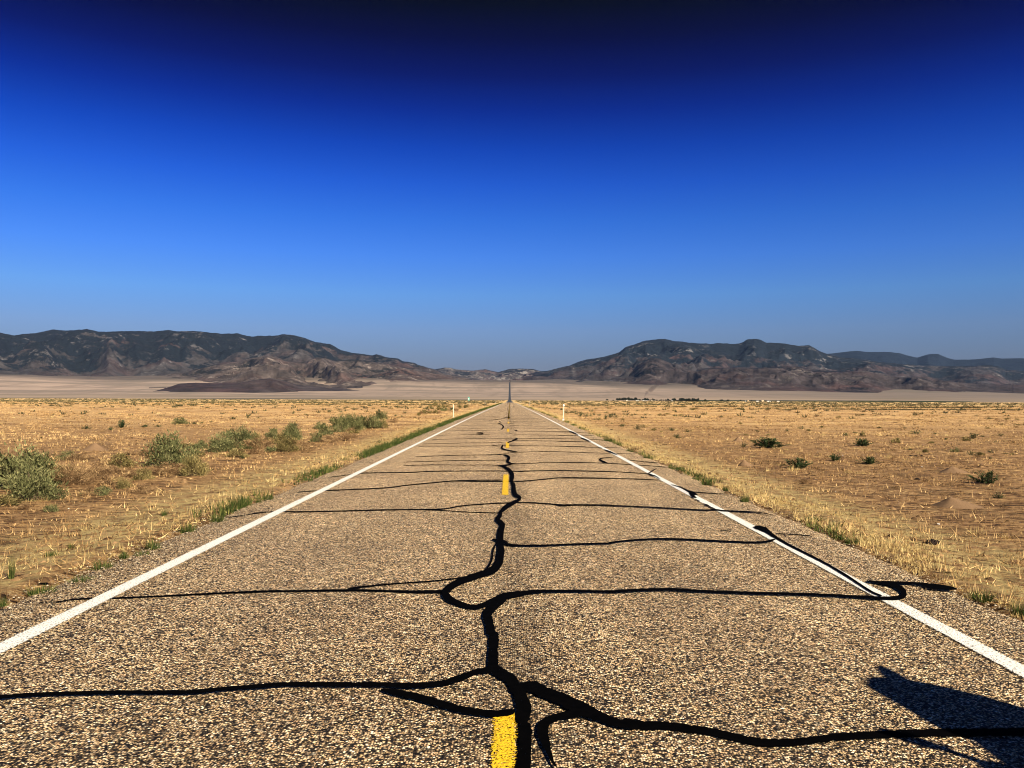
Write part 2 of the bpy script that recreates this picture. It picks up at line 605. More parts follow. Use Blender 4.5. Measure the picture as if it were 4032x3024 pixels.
def seal(frame, pts, w, level=.004, taper=True):
    """A strip of tar laid along a crack; points and widths as measured on the photo, put down on the road as real flat strips."""
    ox, oy, s = ZOOM[frame]
    P2, W2 = [], []
    cw = w
    for p in pts:
        if len(p) == 3:
            cw = p[2]
        P2.append((ox + p[0] / s, oy + p[1] / s))
        W2.append(cw / s)
    # Catmull-Rom resampling
    Q, QW = [], []
    n_ = len(P2)
    for i in range(n_ - 1):
        p0, p1, p2, p3 = P2[max(i - 1, 0)], P2[i], P2[i + 1], P2[min(i + 2, n_ - 1)]
        L = math.hypot(p2[0] - p1[0], p2[1] - p1[1])
        m = max(3, min(60, int(L / 7)))
        for k in range(m):
            f = k / m
            Q.append([.5 * ((2 * p1[j]) + (-p0[j] + p2[j]) * f + (2 * p0[j] - 5 * p1[j] + 4 * p2[j] - p3[j]) * f * f + (-p0[j] + 3 * p1[j] - 3 * p2[j] + p3[j]) * f ** 3) for j in (0, 1)])
            QW.append(W2[i] + (W2[i + 1] - W2[i]) * f)
    Q.append(list(P2[-1]))
    QW.append(W2[-1])
    _seal_n[0] += 1
    sd_ = _seal_n[0] * 3.1
    lift = level + .00012 * (_seal_n[0] % 22)
    verts = []
    N_ = len(Q)
    for i, (q, ww) in enumerate(zip(Q, QW)):
        a, b = Q[max(i - 1, 0)], Q[min(i + 1, N_ - 1)]
        dx, dy = b[0] - a[0], b[1] - a[1]
        L = math.hypot(dx, dy) or 1
        nx, ny = -dy / L, dx / L
        e = 1.0
        if taper:
            e = min(1, .35 + i * .35, .35 + (N_ - 1 - i) * .35)
        hw = ww / 2 * e
        j1 = 1 + .16 * noise.noise(Vector((sd_, i * .45, 0))) + .16 * noise.noise(Vector((sd_, i * 1.7, 4)))
        j2 = 1 + .16 * noise.noise(Vector((sd_, i * .45, 9))) + .16 * noise.noise(Vector((sd_, i * 1.7, 14)))
        for s_, j in ((1, j1), (-1, j2)):
            verts.append(on_road(q[0] + nx * hw * j * s_, q[1] + ny * hw * j * s_, lift))
    V = np.array([tuple(v) for v in verts])
    idx = np.arange(N_ * 2).reshape(N_, 2)
    F = np.stack([idx[:-1, 0], idx[:-1, 1], idx[1:, 1], idx[1:, 0]], -1)
    return mesh_np("crack_seal", V, F, M_TAR, road)


MID = .0125
# centre joint, near to far
seal('A', [(1098, -30, 76), (1092, 100, 76), (1088, 200, 82), (1092, 262, 86), (1150, 300, 80), (1225, 345, 84), (1262, 405, 88), (1300, 470, 80)], 80, MID)
seal('A', [(1290, 440, 90), (1330, 560, 116), (1325, 640, 116), (1330, 700, 100)], 100, MID)
seal('A', [(1335, 690, 100), (1345, 760, 104), (1345, 835, 92), (1340, 930, 100), (1325, 1075, 124)], 100, MID)
seal('A', [(1225, 440, 60), (1320, 412, 76), (1410, 412, 92), (1500, 455, 90), (1600, 492, 90), (1750, 562, 104), (1850, 612, 96), (1950, 652, 78), (2050, 690, 68), (2150, 712, 60), (2240, 722, 54)], 80, MID)
seal('V', [(1345, 1559, 20), (1392, 1567, 20), (1450, 1569, 18), (1530, 1580, 17), (1640, 1603, 18), (1720, 1603, 17), (1800, 1593, 16), (1930, 1585, 16), (2060, 1582, 17), (2230, 1580, 17)], 17)
seal('A', [(1820, 605, 66), (1700, 630, 64), (1600, 650, 58), (1530, 675, 62), (1485, 725, 84), (1485, 790, 90), (1505, 850, 70), (1530, 920, 40), (1560, 1000, 24), (1600, 1054, 10)], 60, MID)
seal('A', [(1090, 268, 60), (1020, 282, 44), (950, 292, 42), (850, 332, 52), (750, 366, 48), (650, 386, 44), (550, 396, 42), (400, 400, 44), (300, 396, 40), (200, 391, 38), (-10, 390, 38)], 42, MID)
seal('E', [(2220, 150, 30), (1800, 148, 27), (1600, 162, 26), (1400, 176, 25), (1200, 195, 25), (1000, 199, 25), (800, 198, 24), (600, 200, 24), (400, 206, 23), (200, 212, 23), (-20, 230, 23)], 25, MID)
seal('A', [(200, 432, 16), (300, 450, 46), (450, 482, 56), (600, 520, 58), (800, 580, 58), (950, 608, 54), (1100, 622, 52), (1260, 606, 46)], 54, MID)
seal('B', [(1570, 878, 30), (1520, 908, 44), (1470, 950, 54), (1450, 985, 56), (1465, 1030, 54), (1476, 1110, 58)], 54, MID)
seal('B', [(1530, 335, 22), (1532, 360, 26), (1515, 388, 30), (1546, 418, 32), (1535, 462, 38), (1531, 520, 44), (1536, 570, 44), (1532, 625, 48), (1518, 665, 48), (1488, 700, 48), (1400, 732, 40), (1300, 766, 40), (1232, 800, 42), (1192, 840, 50),
           (1212, 878, 44), (1270, 906, 32), (1350, 930, 26), (1420, 921, 30), (1490, 890, 32), (1560, 863, 44), (1650, 850, 34), (1740, 836, 22), (1900, 832, 15), (2230, 835, 14)], 40, MID)
seal('B', [(1600, 152, 22), (1616, 175, 24), (1616, 205, 26), (1628, 236, 26), (1655, 250, 18), (1640, 270, 20), (1600, 290, 28), (1560, 316, 28), (1528, 345, 24)], 24, MID)
seal('B', [(1540, 56, 12), (1580, 72, 18), (1600, 96, 24), (1606, 122, 26), (1600, 155, 26)], 20, MID)
seal('B', [(1515, 528, 8), (1490, 572, 8), (1480, 640, 9), (1448, 692, 16)], 9, MID)
seal('B', [(1480, 510, 10), (1530, 520, 22), (1580, 530, 20)], 16, MID)
seal('H', [(1240, 1385, 10), (1150, 1378, 14), (1100, 1350, 38), (1122, 1300, 42), (1092, 1270, 30), (1040, 1253, 16)], 30, MID)
seal('H', [(1260, 1216, 10), (1150, 1198, 13), (1050, 1176, 16), (1016, 1152, 28), (1040, 1108, 24)], 20, MID)
seal('H', [(1095, 1085, 18), (1130, 1068, 16), (1165, 1058, 12), (1188, 1044, 24), (1250, 1022, 10), (1190, 1012, 10)], 14, MID)
seal('H', [(960, 1412, 16), (1040, 1416, 30), (1100, 1404, 16), (1160, 1400, 10)], 20, MID)
seal('H', [(1000, 897, 8), (1028, 870, 16), (1042, 845, 16), (1010, 815, 10), (960, 797, 8)], 12, MID)
seal('H', [(975, 768, 12), (1014, 790, 12)], 12, MID)
seal('H', [(838, 756, 6), (900, 748, 5), (965, 740, 8), (1080, 727, 4)], 6, MID)
seal('H', [(1038, 708, 6), (1100, 716, 7), (1155, 707, 6)], 6, MID)
seal('H', [(1200, 899, 8), (1228, 904, 13), (1252, 914, 6)], 8, MID)
seal('H', [(800, 920, 4), (700, 932, 5), (648, 938, 7), (700, 941, 9), (742, 945, 9), (720, 958, 8), (620, 963, 5)], 7, MID)
seal('H', [(1120, 820, 6), (1145, 826, 6)], 6, MID)
# transverse seals, near to far: left lane
seal('B', [(-10, 835, 12), (300, 832, 12), (600, 828, 15), (800, 832, 14), (1000, 838, 20), (1190, 836, 22)], 14)
seal('B', [(585, 818, 12), (640, 812, 14), (700, 804, 12), (900, 785, 9), (1100, 772, 9), (1300, 748, 9), (1400, 724, 12)], 10)
seal('D', [(2230, 656, 18), (1800, 672, 15), (1400, 692, 14), (1000, 710, 13), (820, 716, 12), (600, 722, 11), (450, 742, 8), (300, 747, 5)], 13)
seal('B', [(-10, 348, 5), (160, 338, 6), (280, 340, 8), (500, 336, 7), (800, 328, 8), (1060, 325, 8), (1180, 322, 8), (1300, 302, 7), (1450, 290, 7), (1590, 284, 7), (1700, 283, 7), (1800, 288, 7), (1950, 299, 9), (2000, 296, 6), (2230, 297, 6)], 7)
seal('B', [(1060, 327, 6), (1200, 333, 5), (1350, 342, 5), (1530, 347, 6)], 6)
seal('G', [(180, 1197, 4), (280, 1190, 7), (400, 1175, 8), (600, 1147, 8), (750, 1138, 9)], 7)
seal('B', [(265, 220, 6), (340, 212, 5), (460, 207, 6), (800, 192, 6), (950, 175, 6), (1100, 160, 6), (1240, 148, 6), (1400, 143, 5), (1545, 142, 5)], 6)
seal('B', [(1240, 148, 5), (1400, 151, 5), (1540, 150, 6), (1640, 150, 6), (1700, 147, 6), (1800, 138, 6), (1900, 128, 5), (2000, 127, 5), (2230, 132, 5)], 6)
seal('B', [(460, 126, 5), (620, 106, 4), (700, 98, 5), (950, 95, 5), (1100, 88, 5), (1300, 86, 5), (1550, 86, 5), (1680, 90, 5)], 5)
seal('B', [(1620, 88, 6), (1750, 85, 5), (1900, 83, 5), (2230, 90, 5)], 5)
for pts in ([(-400, 1412, 7), (0, 1402), (500, 1405), (800, 1403), (1000, 1409), (1100, 1396), (1250, 1386), (1500, 1376), (1700, 1365), (2230, 1373)],
            [(-420, 1362, 6), (0, 1350), (300, 1340), (700, 1335), (1085, 1333)],
            [(-250, 1285, 6), (0, 1275), (400, 1262), (700, 1258), (1000, 1248), (1100, 1230), (1250, 1216)],
            [(1240, 1218, 7), (1500, 1212, 6), (1700, 1208), (2230, 1222)],
            [(700, 1260, 5), (900, 1257), (1040, 1254)],
            [(-200, 1132, 5), (0, 1128), (500, 1130), (800, 1125), (1000, 1130)], [(860, 1124, 5), (1000, 1113), (1100, 1121), (1500, 1125), (2230, 1137)],
            [(-120, 1100, 4.5), (0, 1095), (500, 1085), (1050, 1077)], [(1200, 1050, 5), (1500, 1052), (2230, 1065)],
            [(0, 1035, 4.5), (500, 1022), (900, 1016), (1180, 1015)], [(1250, 1020, 4.5), (1700, 1020), (2230, 1027)],
            [(80, 974, 4), (600, 963), (860, 965)], [(1180, 974, 6), (1250, 966, 4), (1400, 967), (2100, 976)],
            [(150, 912, 3.5), (500, 905), (1000, 899)], [(1250, 913, 4), (1600, 915), (2050, 920)],
            [(300, 882, 3), (700, 872), (900, 868), (1100, 870), (1600, 870), (1950, 882)],
            [(820, 826, 3), (1000, 822)], [(1140, 831, 3), (1500, 838), (1850, 838)], [(840, 797, 3), (1000, 797), (1200, 800)],
            [(420, 828, 2.4), (640, 828), (820, 826)], [(520, 795, 2.2), (700, 797)],
            [(500, 770, 2), (900, 768)], [(1150, 745, 2), (1600, 748)], [(1160, 790, 2), (1720, 795)], [(560, 745, 2), (830, 744)], [(1130, 770, 2), (1660, 772)],
            [(1140, 728, 2), (1560, 730)], [(640, 722, 2), (1000, 720)], [(700, 700, 1.8), (1010, 700)], [(1120, 706, 1.8), (1500, 708)], [(1120, 690, 1.6), (1460, 690)],
            [(960, 610, 5), (1000, 604)], [(1015, 624, 6), (1050, 623)], [(1185, 556, 6), (1205, 556)], [(1290, 637, 5), (1315, 637)], [(1085, 640, 6), (1100, 660)],
            [(1100, 560, 3), (1104, 600, 5), (1110, 640, 4)], [(1102, 500, 4), (1104, 540, 4)], [(780, 620, 4), (792, 619)],
            [(1060, 575, 6), (1085, 580, 4)]):
    seal('H', pts, 4)
# right lane and right shoulder
seal('C', [(-10, 785, 14), (290, 772, 14), (500, 782, 14), (800, 792, 13), (1100, 800, 13), (1400, 816, 15), (1500, 820, 20), (1560, 812, 26), (1574, 790, 28), (1548, 764, 28), (1500, 745, 22), (1440, 736, 16), (1372, 728, 8)], 14, MID)
seal('C', [(1440, 733, 12), (1550, 737, 13), (1650, 742, 15), (1720, 755, 28), (1800, 764, 24), (1856, 771, 8)], 15, MID)
seal('C', [(776, 436, 8), (800, 444, 24), (832, 456, 26), (862, 478, 18), (900, 502, 12), (960, 536, 11), (1050, 581, 11), (1150, 632, 10), (1250, 690, 12), (1330, 742, 10), (1400, 786, 10), (1455, 808, 8)], 11, MID)
seal('B', [(1560, 538, 20), (1640, 548, 11), (1800, 548, 10), (2000, 540, 9), (2230, 534, 9)], 10, MID)
seal('C', [(-10, 525, 9), (100, 512, 8), (250, 503, 8), (400, 505, 8), (600, 515, 8), (750, 521, 8), (830, 518, 9), (885, 506, 12)], 8, MID)
seal('C', [(890, 475, 3), (960, 478, 3), (1070, 485, 4)], 3)
seal('F', [(-20, 1078, 15), (60, 1078, 15), (120, 1075, 10), (300, 1075, 9), (600, 1085, 9), (900, 1098, 9), (1200, 1115, 9), (1400, 1125, 10), (1520, 1122, 13), (1600, 1132, 12), (1800, 1140, 11), (1950, 1150, 9), (2062, 1171, 6)], 9, MID)
seal('F', [(-10, 815, 7), (300, 818), (600, 822), (850, 830), (965, 836)], 6)
seal('F', [(-10, 742, 6), (300, 748), (550, 756), (860, 773)], 6)
seal('F', [(862, 772, 9), (900, 752, 13), (948, 722, 9)], 11, MID)
seal('F', [(865, 770, 9), (895, 785, 13), (940, 798, 6), (985, 828, 5)], 8, MID)
seal('F', [(-10, 665, 6), (300, 668), (500, 675), (650, 684), (900, 700), (1055, 711)], 5)
seal('F', [(472, 670, 14), (430, 656, 16), (396, 636, 16), (430, 622, 8), (525, 617, 5)], 10, MID)
seal('F', [(610, 630, 6), (700, 645), (850, 660), (960, 669)], 6)
for pts in ([(-10, 562, 4), (200, 568), (450, 576), (745, 584)], [(-10, 508, 4), (300, 518), (600, 524)], [(-10, 462, 4), (310, 466)], [(-10, 437, 3.5), (270, 440), (430, 446)],
            [(-10, 405, 3), (200, 405), (345, 406)], [(-10, 372, 2.5), (180, 374), (280, 375)]):
    seal('F', pts, 4)
seal('F', [(1085, 878, 5), (1180, 905, 10), (1240, 936, 13), (1300, 962, 30), (1345, 980, 12)], 10, MID)
seal('F', [(1262, 962, 14), (1300, 990, 26), (1336, 1008, 8)], 18, MID)
seal('F', [(1310, 950, 9), (1450, 962, 8), (1640, 973, 6)], 8)
seal('F', [(1320, 1020, 6), (1365, 1038, 9)], 8, MID)
seal('F', [(1395, 1062, 8), (1440, 1078, 12), (1470, 1096, 6), (1520, 1118, 12)], 10, MID)
seal('F', [(440, 540, 8), (500, 563, 13), (575, 596, 6)], 10, MID)
seal('F', [(392, 521, 7), (425, 525, 5)], 7, MID)
seal('F', [(212, 424, 7), (250, 440, 11), (310, 463, 6)], 9, MID)
seal('F', [(98, 358, 7), (140, 376, 12), (190, 398, 7)], 10, MID)
seal('F', [(1885, 1290, 18), (1930, 1295, 36), (1990, 1305, 34), (2010, 1330, 16)], 28, MID)
# hairline cracks not sealed
seal('E', [(2230, 325, 4), (2120, 380, 5), (2000, 440, 3)], 4)
seal('B', [(1840, 600, 3), (1880, 640, 4), (1860, 680, 3)], 3)
seal('C', [(590, 458, 3), (640, 462, 5)], 4)
seal('G', [(630, 1135, 4), (632, 1110, 4), (655, 1085, 3)], 4)

# ------------------------------------------------------------------ mountains


def contour(frames):
    pts = []
    for (ox, oy, s), lst in frames:
        for x, y in lst:
            if not pts or ox + x / s > pts[-1][0] + 1:
                pts.append((ox + x / s, oy + y / s))
    return pts


Z1, Z2, Z3, Z4 = (0, 1250, 2.011), (1000, 1250, 2.011), (2000, 1250, 2.011), (3000, 1250, 2.1434)
rid = lambda p, o=6, h=1.0: noise.ridged_multi_fractal(p, h, 2.1, o, 1.0, 2.0)


def mountain(name, cont, r_ridge, r_base, seed, spur=900.0, depth_amp=.6, base=None, back=3000., nu=420, nv=110, power=1.15, rough=1.0, mat=None, label="", sink=40.):
    """A range with real depth: foot at r_base, crest (seen as the contour) at r_ridge, and a back slope."""
    cx = np.array([c[0] for c in cont])
    cy = np.array([c[1] for c in cont])
    us = np.linspace(cx[0], cx[-1], nu)
    V = np.zeros((nu, nv, 3))
    REL = np.zeros((nu, nv))
    if base is not None:
        bx_ = [b[0] for b in base]
        bd_ = [math.hypot(*at(b[0], b[1]).xy) for b in base]
        r_base = lambda p: float(np.interp(p, bx_, bd_))
    for i, px in enumerate(us):
        py = float(np.interp(px, cx, cy))
        rr, rb = r_ridge(px), r_base(px)
        py += (1.3 * noise.noise(Vector((px * .045, seed, 0))) + .9 * noise.noise(Vector((px * .16, seed, 2)))) * rough
        d = ray(px, py)
        hd = Vector((d.x, d.y)).normalized()
        sl = d.z / math.hypot(d.x, d.y)
        zr = H + rr * sl
        xb, yb = hd.x * rb, hd.y * rb
        zb = float(zg(xb, yb)) - sink
        hr = max(zr - zb, 30.)
        for j in range(nv):
            f = j / (nv - 1)
            r = rb + (rr + back - rb) * f
            x, y = hd.x * r, hd.y * r
            tt = (r - rb) / (rr - rb)
            if tt <= 1:
                s0 = tt ** power
                lat = math.atan2(hd.x, hd.y) * rr
                p = Vector((lat / spur + seed, r / (spur * 2.3), seed * .37))
                wv = noise.noise_vector(p * .9) * .4
                q = min(rid(p + wv, 3, .9), 2.4) / 2.4     # spurs running down from the crest
                p2 = Vector((x / spur * 2.6 + seed, y / spur * 2.6, seed * .2))
                q2 = min(rid(p2 + noise.noise_vector(p2) * .3, 5, .9), 2.4) / 2.4
                env = min(1.0, 3.2 * tt) * min(1.0, 4.0 * (1 - tt))
                g = noise.noise(p * .6) * .25 + (q - .45) * depth_amp + (q2 - .45) * depth_amp * .38
                h = s0 + env * g * .62
                REL[i, j] = .5 + (q - .42) * .75 + (q2 - .42) * .5
                # keep the crest the crest
                h = max(h, .02 * tt)
                lim = ((zr - H) / rr * r + H - zb) / hr * (.97 if tt < .93 else 1.0)
                h = min(h, lim + .02 * (tt - 1)) if tt < .999 else 1.0
            else:
                h = 1 - .55 * (tt - 1) * (rr - rb) / back
            V[i, j] = (x, y, zb + hr * h)
    idx = np.arange(nu * nv).reshape(nu, nv)
    F = np.stack([idx[:-1, :-1], idx[1:, :-1], idx[1:, 1:], idx[:-1, 1:]], -1).reshape(-1, 4)
    o = mesh_np(name, V.reshape(-1, 3), F, mat, None, {'rel': REL.ravel()}, True)
    return tag(o, label, name.replace('_', ' '), kind='structure')


def rock_mat(name, dark, brown, pale, veg_lo, veg_hi, zlo, zhi, palef=.60):
    """Desert mountain: juniper in the gullies and on the heights, bare earth and pale outcrops on the spurs."""
    t = NT(name)
    P = t.xyz()
    rel = t.attr('rel')
    n1 = t.noise(.0042, 7, .68)
    n2 = t.noise(.0013, 3, .5)
    earth = t.ramp(t.noise(.009, 6, .7), [(.34, tuple(q * .5 for q in brown)), (.5, brown), (.64, tuple(min(1, q * 1.7) for q in brown))])
    red = t.ramp(t.noise(.0019, 3), [(.48, (1, 1, 1)), (.66, (1.2, .86, .80))])
    earth = t.mix(1.0, earth, red, 'MULTIPLY')
    hgt = t.rng(P[2], zlo, zhi, veg_lo, veg_hi, 'LINEAR')
    v = t.math('ADD', t.math('ADD', t.math('MULTIPLY', n1, 1.1), t.math('MULTIPLY', n2, .5)), hgt)
    v = t.math('SUBTRACT', v, t.math('MULTIPLY', rel, .42))
    veg = t.rng(v, .56, .66)
    col = t.mix(veg, earth, dark)
    rock = t.math('MULTIPLY', t.ramp(t.math('ADD', t.noise(.008, 7, .75), t.math('MULTIPLY', rel, .10)), [(palef + .03, 0.0), (palef + .09, 1.0)]), t.ramp(t.noise(.0014, 3), [(.40, .15), (.55, 1.0)]))
    col = t.mix(rock, col, pale)
    t.color(col)
    t.bump(t.noise(.012, 6, .65), .7, 26)
    return t.m


M_RANGE_W = rock_mat("range_rock_west", (.005, .008, .012), (.040, .036, .038), (.13, .12, .125), -.10, .26, 120, 560, .60)
M_RANGE_E = rock_mat("range_rock_east", (.005, .009, .015), (.032, .029, .033), (.12, .115, .12), -.12, .27, 110, 480, .60)
M_FOOT_W = rock_mat("foothill_rock_west", (.012, .012, .012), (.062, .049, .046), (.20, .165, .15), -.14, .08, 60, 330, .59)
M_FOOT_E = rock_mat("foothill_rock_east", (.005, .005, .008), (.034, .027, .029), (.105, .09, .085), -.14, .08, 40, 260, .60)
M_FAR = rock_mat("far_ridge_rock", (.003, .007, .015), (.008, .012, .02), (.02, .022, .028), .2, .5, 100, 700, .75)
M_LOW = rock_mat("low_hill_rock", (.014, .016, .021), (.066, .057, .059), (.20, .18, .17), -.12, .07, 120, 360, .56)

west = contour([((0, 1250, 2.011), [(-900, 150), (-600, 120), (-300, 110), (0, 118), (50, 130), (110, 143), (180, 130), (270, 125), (340, 110), (400, 97), (440, 92), (480, 102), (560, 100), (640, 93), (690, 90),
                 (730, 100), (770, 110), (850, 112), (1000, 108), (1100, 105), (1220, 110), (1330, 98), (1400, 108), (1530, 107), (1620, 115), (1750, 128), (1880, 126), (1960, 145)]),
                (Z2, [(0, 148), (60, 142), (140, 145), (240, 132), (300, 138), (400, 160), (490, 195), (600, 208), (690, 258), (760, 275), (860, 288), (940, 298), (970, 290), (1010, 302), (1040, 312),
                      (1140, 322), (1180, 345), (1270, 358), (1300, 375), (1400, 402), (1480, 425), (1560, 450), (1700, 475), (1800, 490)])])
mountain("mountain_range", west, lambda p: 9800 - 1300 * np.clip(p / 1900, 0, 1), lambda p: 5900 + 300 * np.clip(p / 1900, 0, 1), 3.3, 1000, .95, [(-420, 1462), (0, 1464), (75, 1457), (190, 1492), (350, 1486), (520, 1476), (700, 1478), (1000, 1484), (1500, 1494), (2000, 1500)], 2500, 620, 130, 1.0, 1.0, M_RANGE_W,
         "long dark blue mountain range with level crest sloping down to the pass")
east = contour([(Z3, [(120, 450), (220, 432), (320, 420), (400, 400), (500, 375), (560, 350), (620, 332), (760, 312), (880, 275), (930, 235), (1010, 210), (1060, 190), (1130, 175), (1240, 167), (1310, 183), (1400, 195),
                      (1500, 202), (1600, 208), (1680, 200), (1760, 208), (1830, 205), (1890, 175), (1950, 166), (2000, 175), (2050, 196), (2150, 199)]),
                (Z4, [(0, 197), (40, 210), (110, 208), (200, 220), (300, 238), (400, 235), (430, 250), (490, 285), (560, 310), (680, 335), (800, 345), (1000, 375), (1300, 402), (1560, 410), (1750, 408),
                      (1900, 398), (2000, 410), (2060, 440), (2212, 450), (2500, 470), (2900, 480)])])
mountain("mountain_range", east, lambda p: 9300 - 400 * np.clip((p - 2000) / 2000, 0, 1), lambda p: 5600 - 300 * np.clip((p - 2000) / 2000, 0, 1), 11.7, 900, .95, [(2050, 1502), (2200, 1508), (2350, 1516), (2500, 1512), (3000, 1512), (4200, 1512)], 2500, 560, 130, 1.0, 1.0, M_RANGE_E,
         "dark mountain mass with two rounded summits right of the road")
mountain("far_ridge", contour([(Z4, [(300, 350), (420, 318), (600, 300), (740, 285), (800, 280), (880, 290), (1080, 290), (1160, 300), (1250, 325), (1310, 338), (1400, 310), (1440, 305), (1490, 307), (1560, 338),
                                     (1630, 355), (1800, 352), (1960, 335), (2020, 345), (2212, 342), (2500, 350), (3000, 360)])]),
         lambda p: 15500, lambda p: 12500, 5.1, 1500, .4, None, 2500, 260, 60, .8, .5, M_FAR, "smooth far blue ridge showing behind the brown foothills", 100.)
mountain("low_hills", contour([(Z2, [(1250, 440), (1400, 415), (1480, 402), (1510, 395), (1560, 398), (1600, 410), (1660, 415), (1740, 420), (1800, 412), (1830, 408), (1870, 418), (1940, 432), (1960, 425), (2020, 408),
                                     (2080, 404), (2130, 404), (2212, 408)]), (Z3, [(130, 404), (180, 408), (250, 422), (320, 436), (420, 450)])]),
         lambda p: 9900, lambda p: 7600, 8.8, 420, .75, None, 1500, 300, 70, .9, .8, M_LOW, "row of low pinkish hills closing the pass at the end of the road")
mountain("foothills", contour([(Z1, [(1150, 470), (1250, 452), (1480, 428), (1700, 372), (1900, 347), (2000, 320), (2120, 302)]),
                               (Z2, [(10, 310), (80, 311), (190, 317), (250, 338), (330, 352), (480, 318), (560, 312), (640, 340), (800, 330), (950, 350), (1150, 385), (1300, 420), (1500, 452), (1700, 482)])]),
         lambda p: 6600, None, 21.5, 520, 1.0, [(560, 1486), (700, 1500), (850, 1512), (950, 1530), (1100, 1540), (1350, 1536), (1500, 1518), (1800, 1504), (1900, 1500)], 900, 420, 100, .85, 1.0, M_FOOT_W, "brown and reddish broken foothills under the dark western range", 10.)
mountain("front_hill", contour([(Z1, [(1180, 592), (1320, 556), (1420, 524), (1550, 515), (1700, 518), (1900, 515), (2050, 490), (2140, 480)]),
                                (Z2, [(40, 480), (90, 477), (180, 486), (260, 505), (330, 530), (430, 540), (560, 548), (700, 560), (860, 580)])]),
         lambda p: 3850, None, 14.2, 260, .8, [(580, 1546), (800, 1545), (1000, 1548), (1150, 1545), (1450, 1538)], 500, 220, 50, .8, .7, M_FOOT_E, "low dark brown hill standing out in front of the foothills", 6.)
mountain("foothills", contour([(Z3, [(800, 500), (900, 455), (1000, 402), (1080, 345), (1130, 322), (1200, 325), (1300, 368), (1420, 392), (1500, 400), (1650, 402), (1800, 392), (1950, 400), (2150, 388)]),
                               (Z4, [(0, 390), (150, 398), (300, 412), (450, 440), (650, 452), (900, 455), (1000, 470), (1100, 495), (1180, 505), (1240, 498), (1400, 500), (1450, 520), (1600, 540), (1800, 560), (2212, 570), (2700, 575)])]),
         lambda p: 6500 - 600 * np.clip((p - 2400) / 1600, 0, 1), None, 31.9, 480, 1.05, [(2390, 1514), (2500, 1514), (2750, 1534), (3000, 1540), (3280, 1544), (3560, 1549), (4032, 1553), (4300, 1554)], 900, 520, 100, .8, 1.2, M_FOOT_E, "dark brown craggy foothills with rim rock right of the road", 10.)

# ------------------------------------------------------------------ haze
bm = bmesh.new()
bm_box(bm, (0, 12000, (HAZE_TOP - 100) / 2), (70000, 64000, HAZE_TOP + 100))
hz = bm_obj("haze", bm)
tm = bpy.data.materials.new("haze_air")
tm.use_nodes = True
tn = tm.node_tree
tn.nodes.remove(tn.nodes['Principled BSDF'])
pv = tn.nodes.new('ShaderNodeVolumePrincipled')
pv.inputs['Color'].default_value = (*HAZE_C, 1)
pv.inputs['Density'].default_value = HAZE_D
pv.inputs['Anisotropy'].default_value = 0.0
tn.links.new(pv.outputs[0], tn.nodes['Material Output'].inputs['Volume'])
hz.data.materials.append(tm)
tag(hz, kind='stuff')

# ------------------------------------------------------------------ vegetation


def leaf_mat(name, dark, mid_, light, trans=.25):
    t = NT(name)
    c = t.ramp(t.attr('tint'), [(0, dark), (.5, mid_), (1, light)])
    t.color(c)
    t.b.inputs['Specular IOR Level'].default_value = .1
    if trans:
        tl = t.n('ShaderNodeBsdfTranslucent')
        t.l(c, tl.inputs[0])
        ms = t.n('ShaderNodeMixShader')
        ms.inputs[0].default_value = trans
        t.l(t.b.outputs[0], ms.inputs[1])
        t.l(tl.outputs[0], ms.inputs[2])
        t.l(ms.outputs[0], t.out.inputs[0])
    return t.m


M_SAGE = leaf_mat("sage_leaves", (.035, .040, .015), (.125, .132, .053), (.32, .305, .135))
M_SAGE2 = leaf_mat("olive_leaves", (.055, .045, .016), (.185, .152, .056), (.44, .35, .15))
M_DRY = leaf_mat("dry_twigs", (.05, .028, .014), (.20, .12, .06), (.56, .38, .19), .1)
M_CLUMP = leaf_mat("dark_green_leaves", (.014, .026, .010), (.038, .062, .024), (.11, .14, .055))
M_STEM = plain("woody_stem", (.16, .11, .07), .9, 30)
M_GREEN = leaf_mat("green_grass", (.020, .034, .009), (.058, .085, .020), (.26, .24, .075), .25)
M_STRAW = leaf_mat("straw_grass", (.30, .19, .08), (.58, .43, .18), (.82, .66, .32), .3)
M_TUFT = leaf_mat("dead_tufts", (.055, .028, .012), (.36, .215, .09), (.86, .60, .28), .15)
M_SCRUB = leaf_mat("far_scrub", (.035, .035, .02), (.085, .075, .035), (.2, .155, .07), .0)


def tri_cloud(base, tip, width, twist):
    """n thin triangles from base to tip (n,3 arrays)."""
    n_ = len(base)
    d = tip - base
    L = np.linalg.norm(d, axis=1, keepdims=True) + 1e-9
    d = d / L
    ref = np.stack([np.cos(twist), np.sin(twist), np.zeros(n_)], -1)
    side = np.cross(d, ref)
    side /= (np.linalg.norm(side, axis=1, keepdims=True) + 1e-9)
    side *= width[:, None] / 2
    V = np.empty((n_, 3, 3))
    V[:, 0] = base - side
    V[:, 1] = base + side
    V[:, 2] = tip
    return V.reshape(-1, 3), np.arange(n_ * 3).reshape(n_, 3)


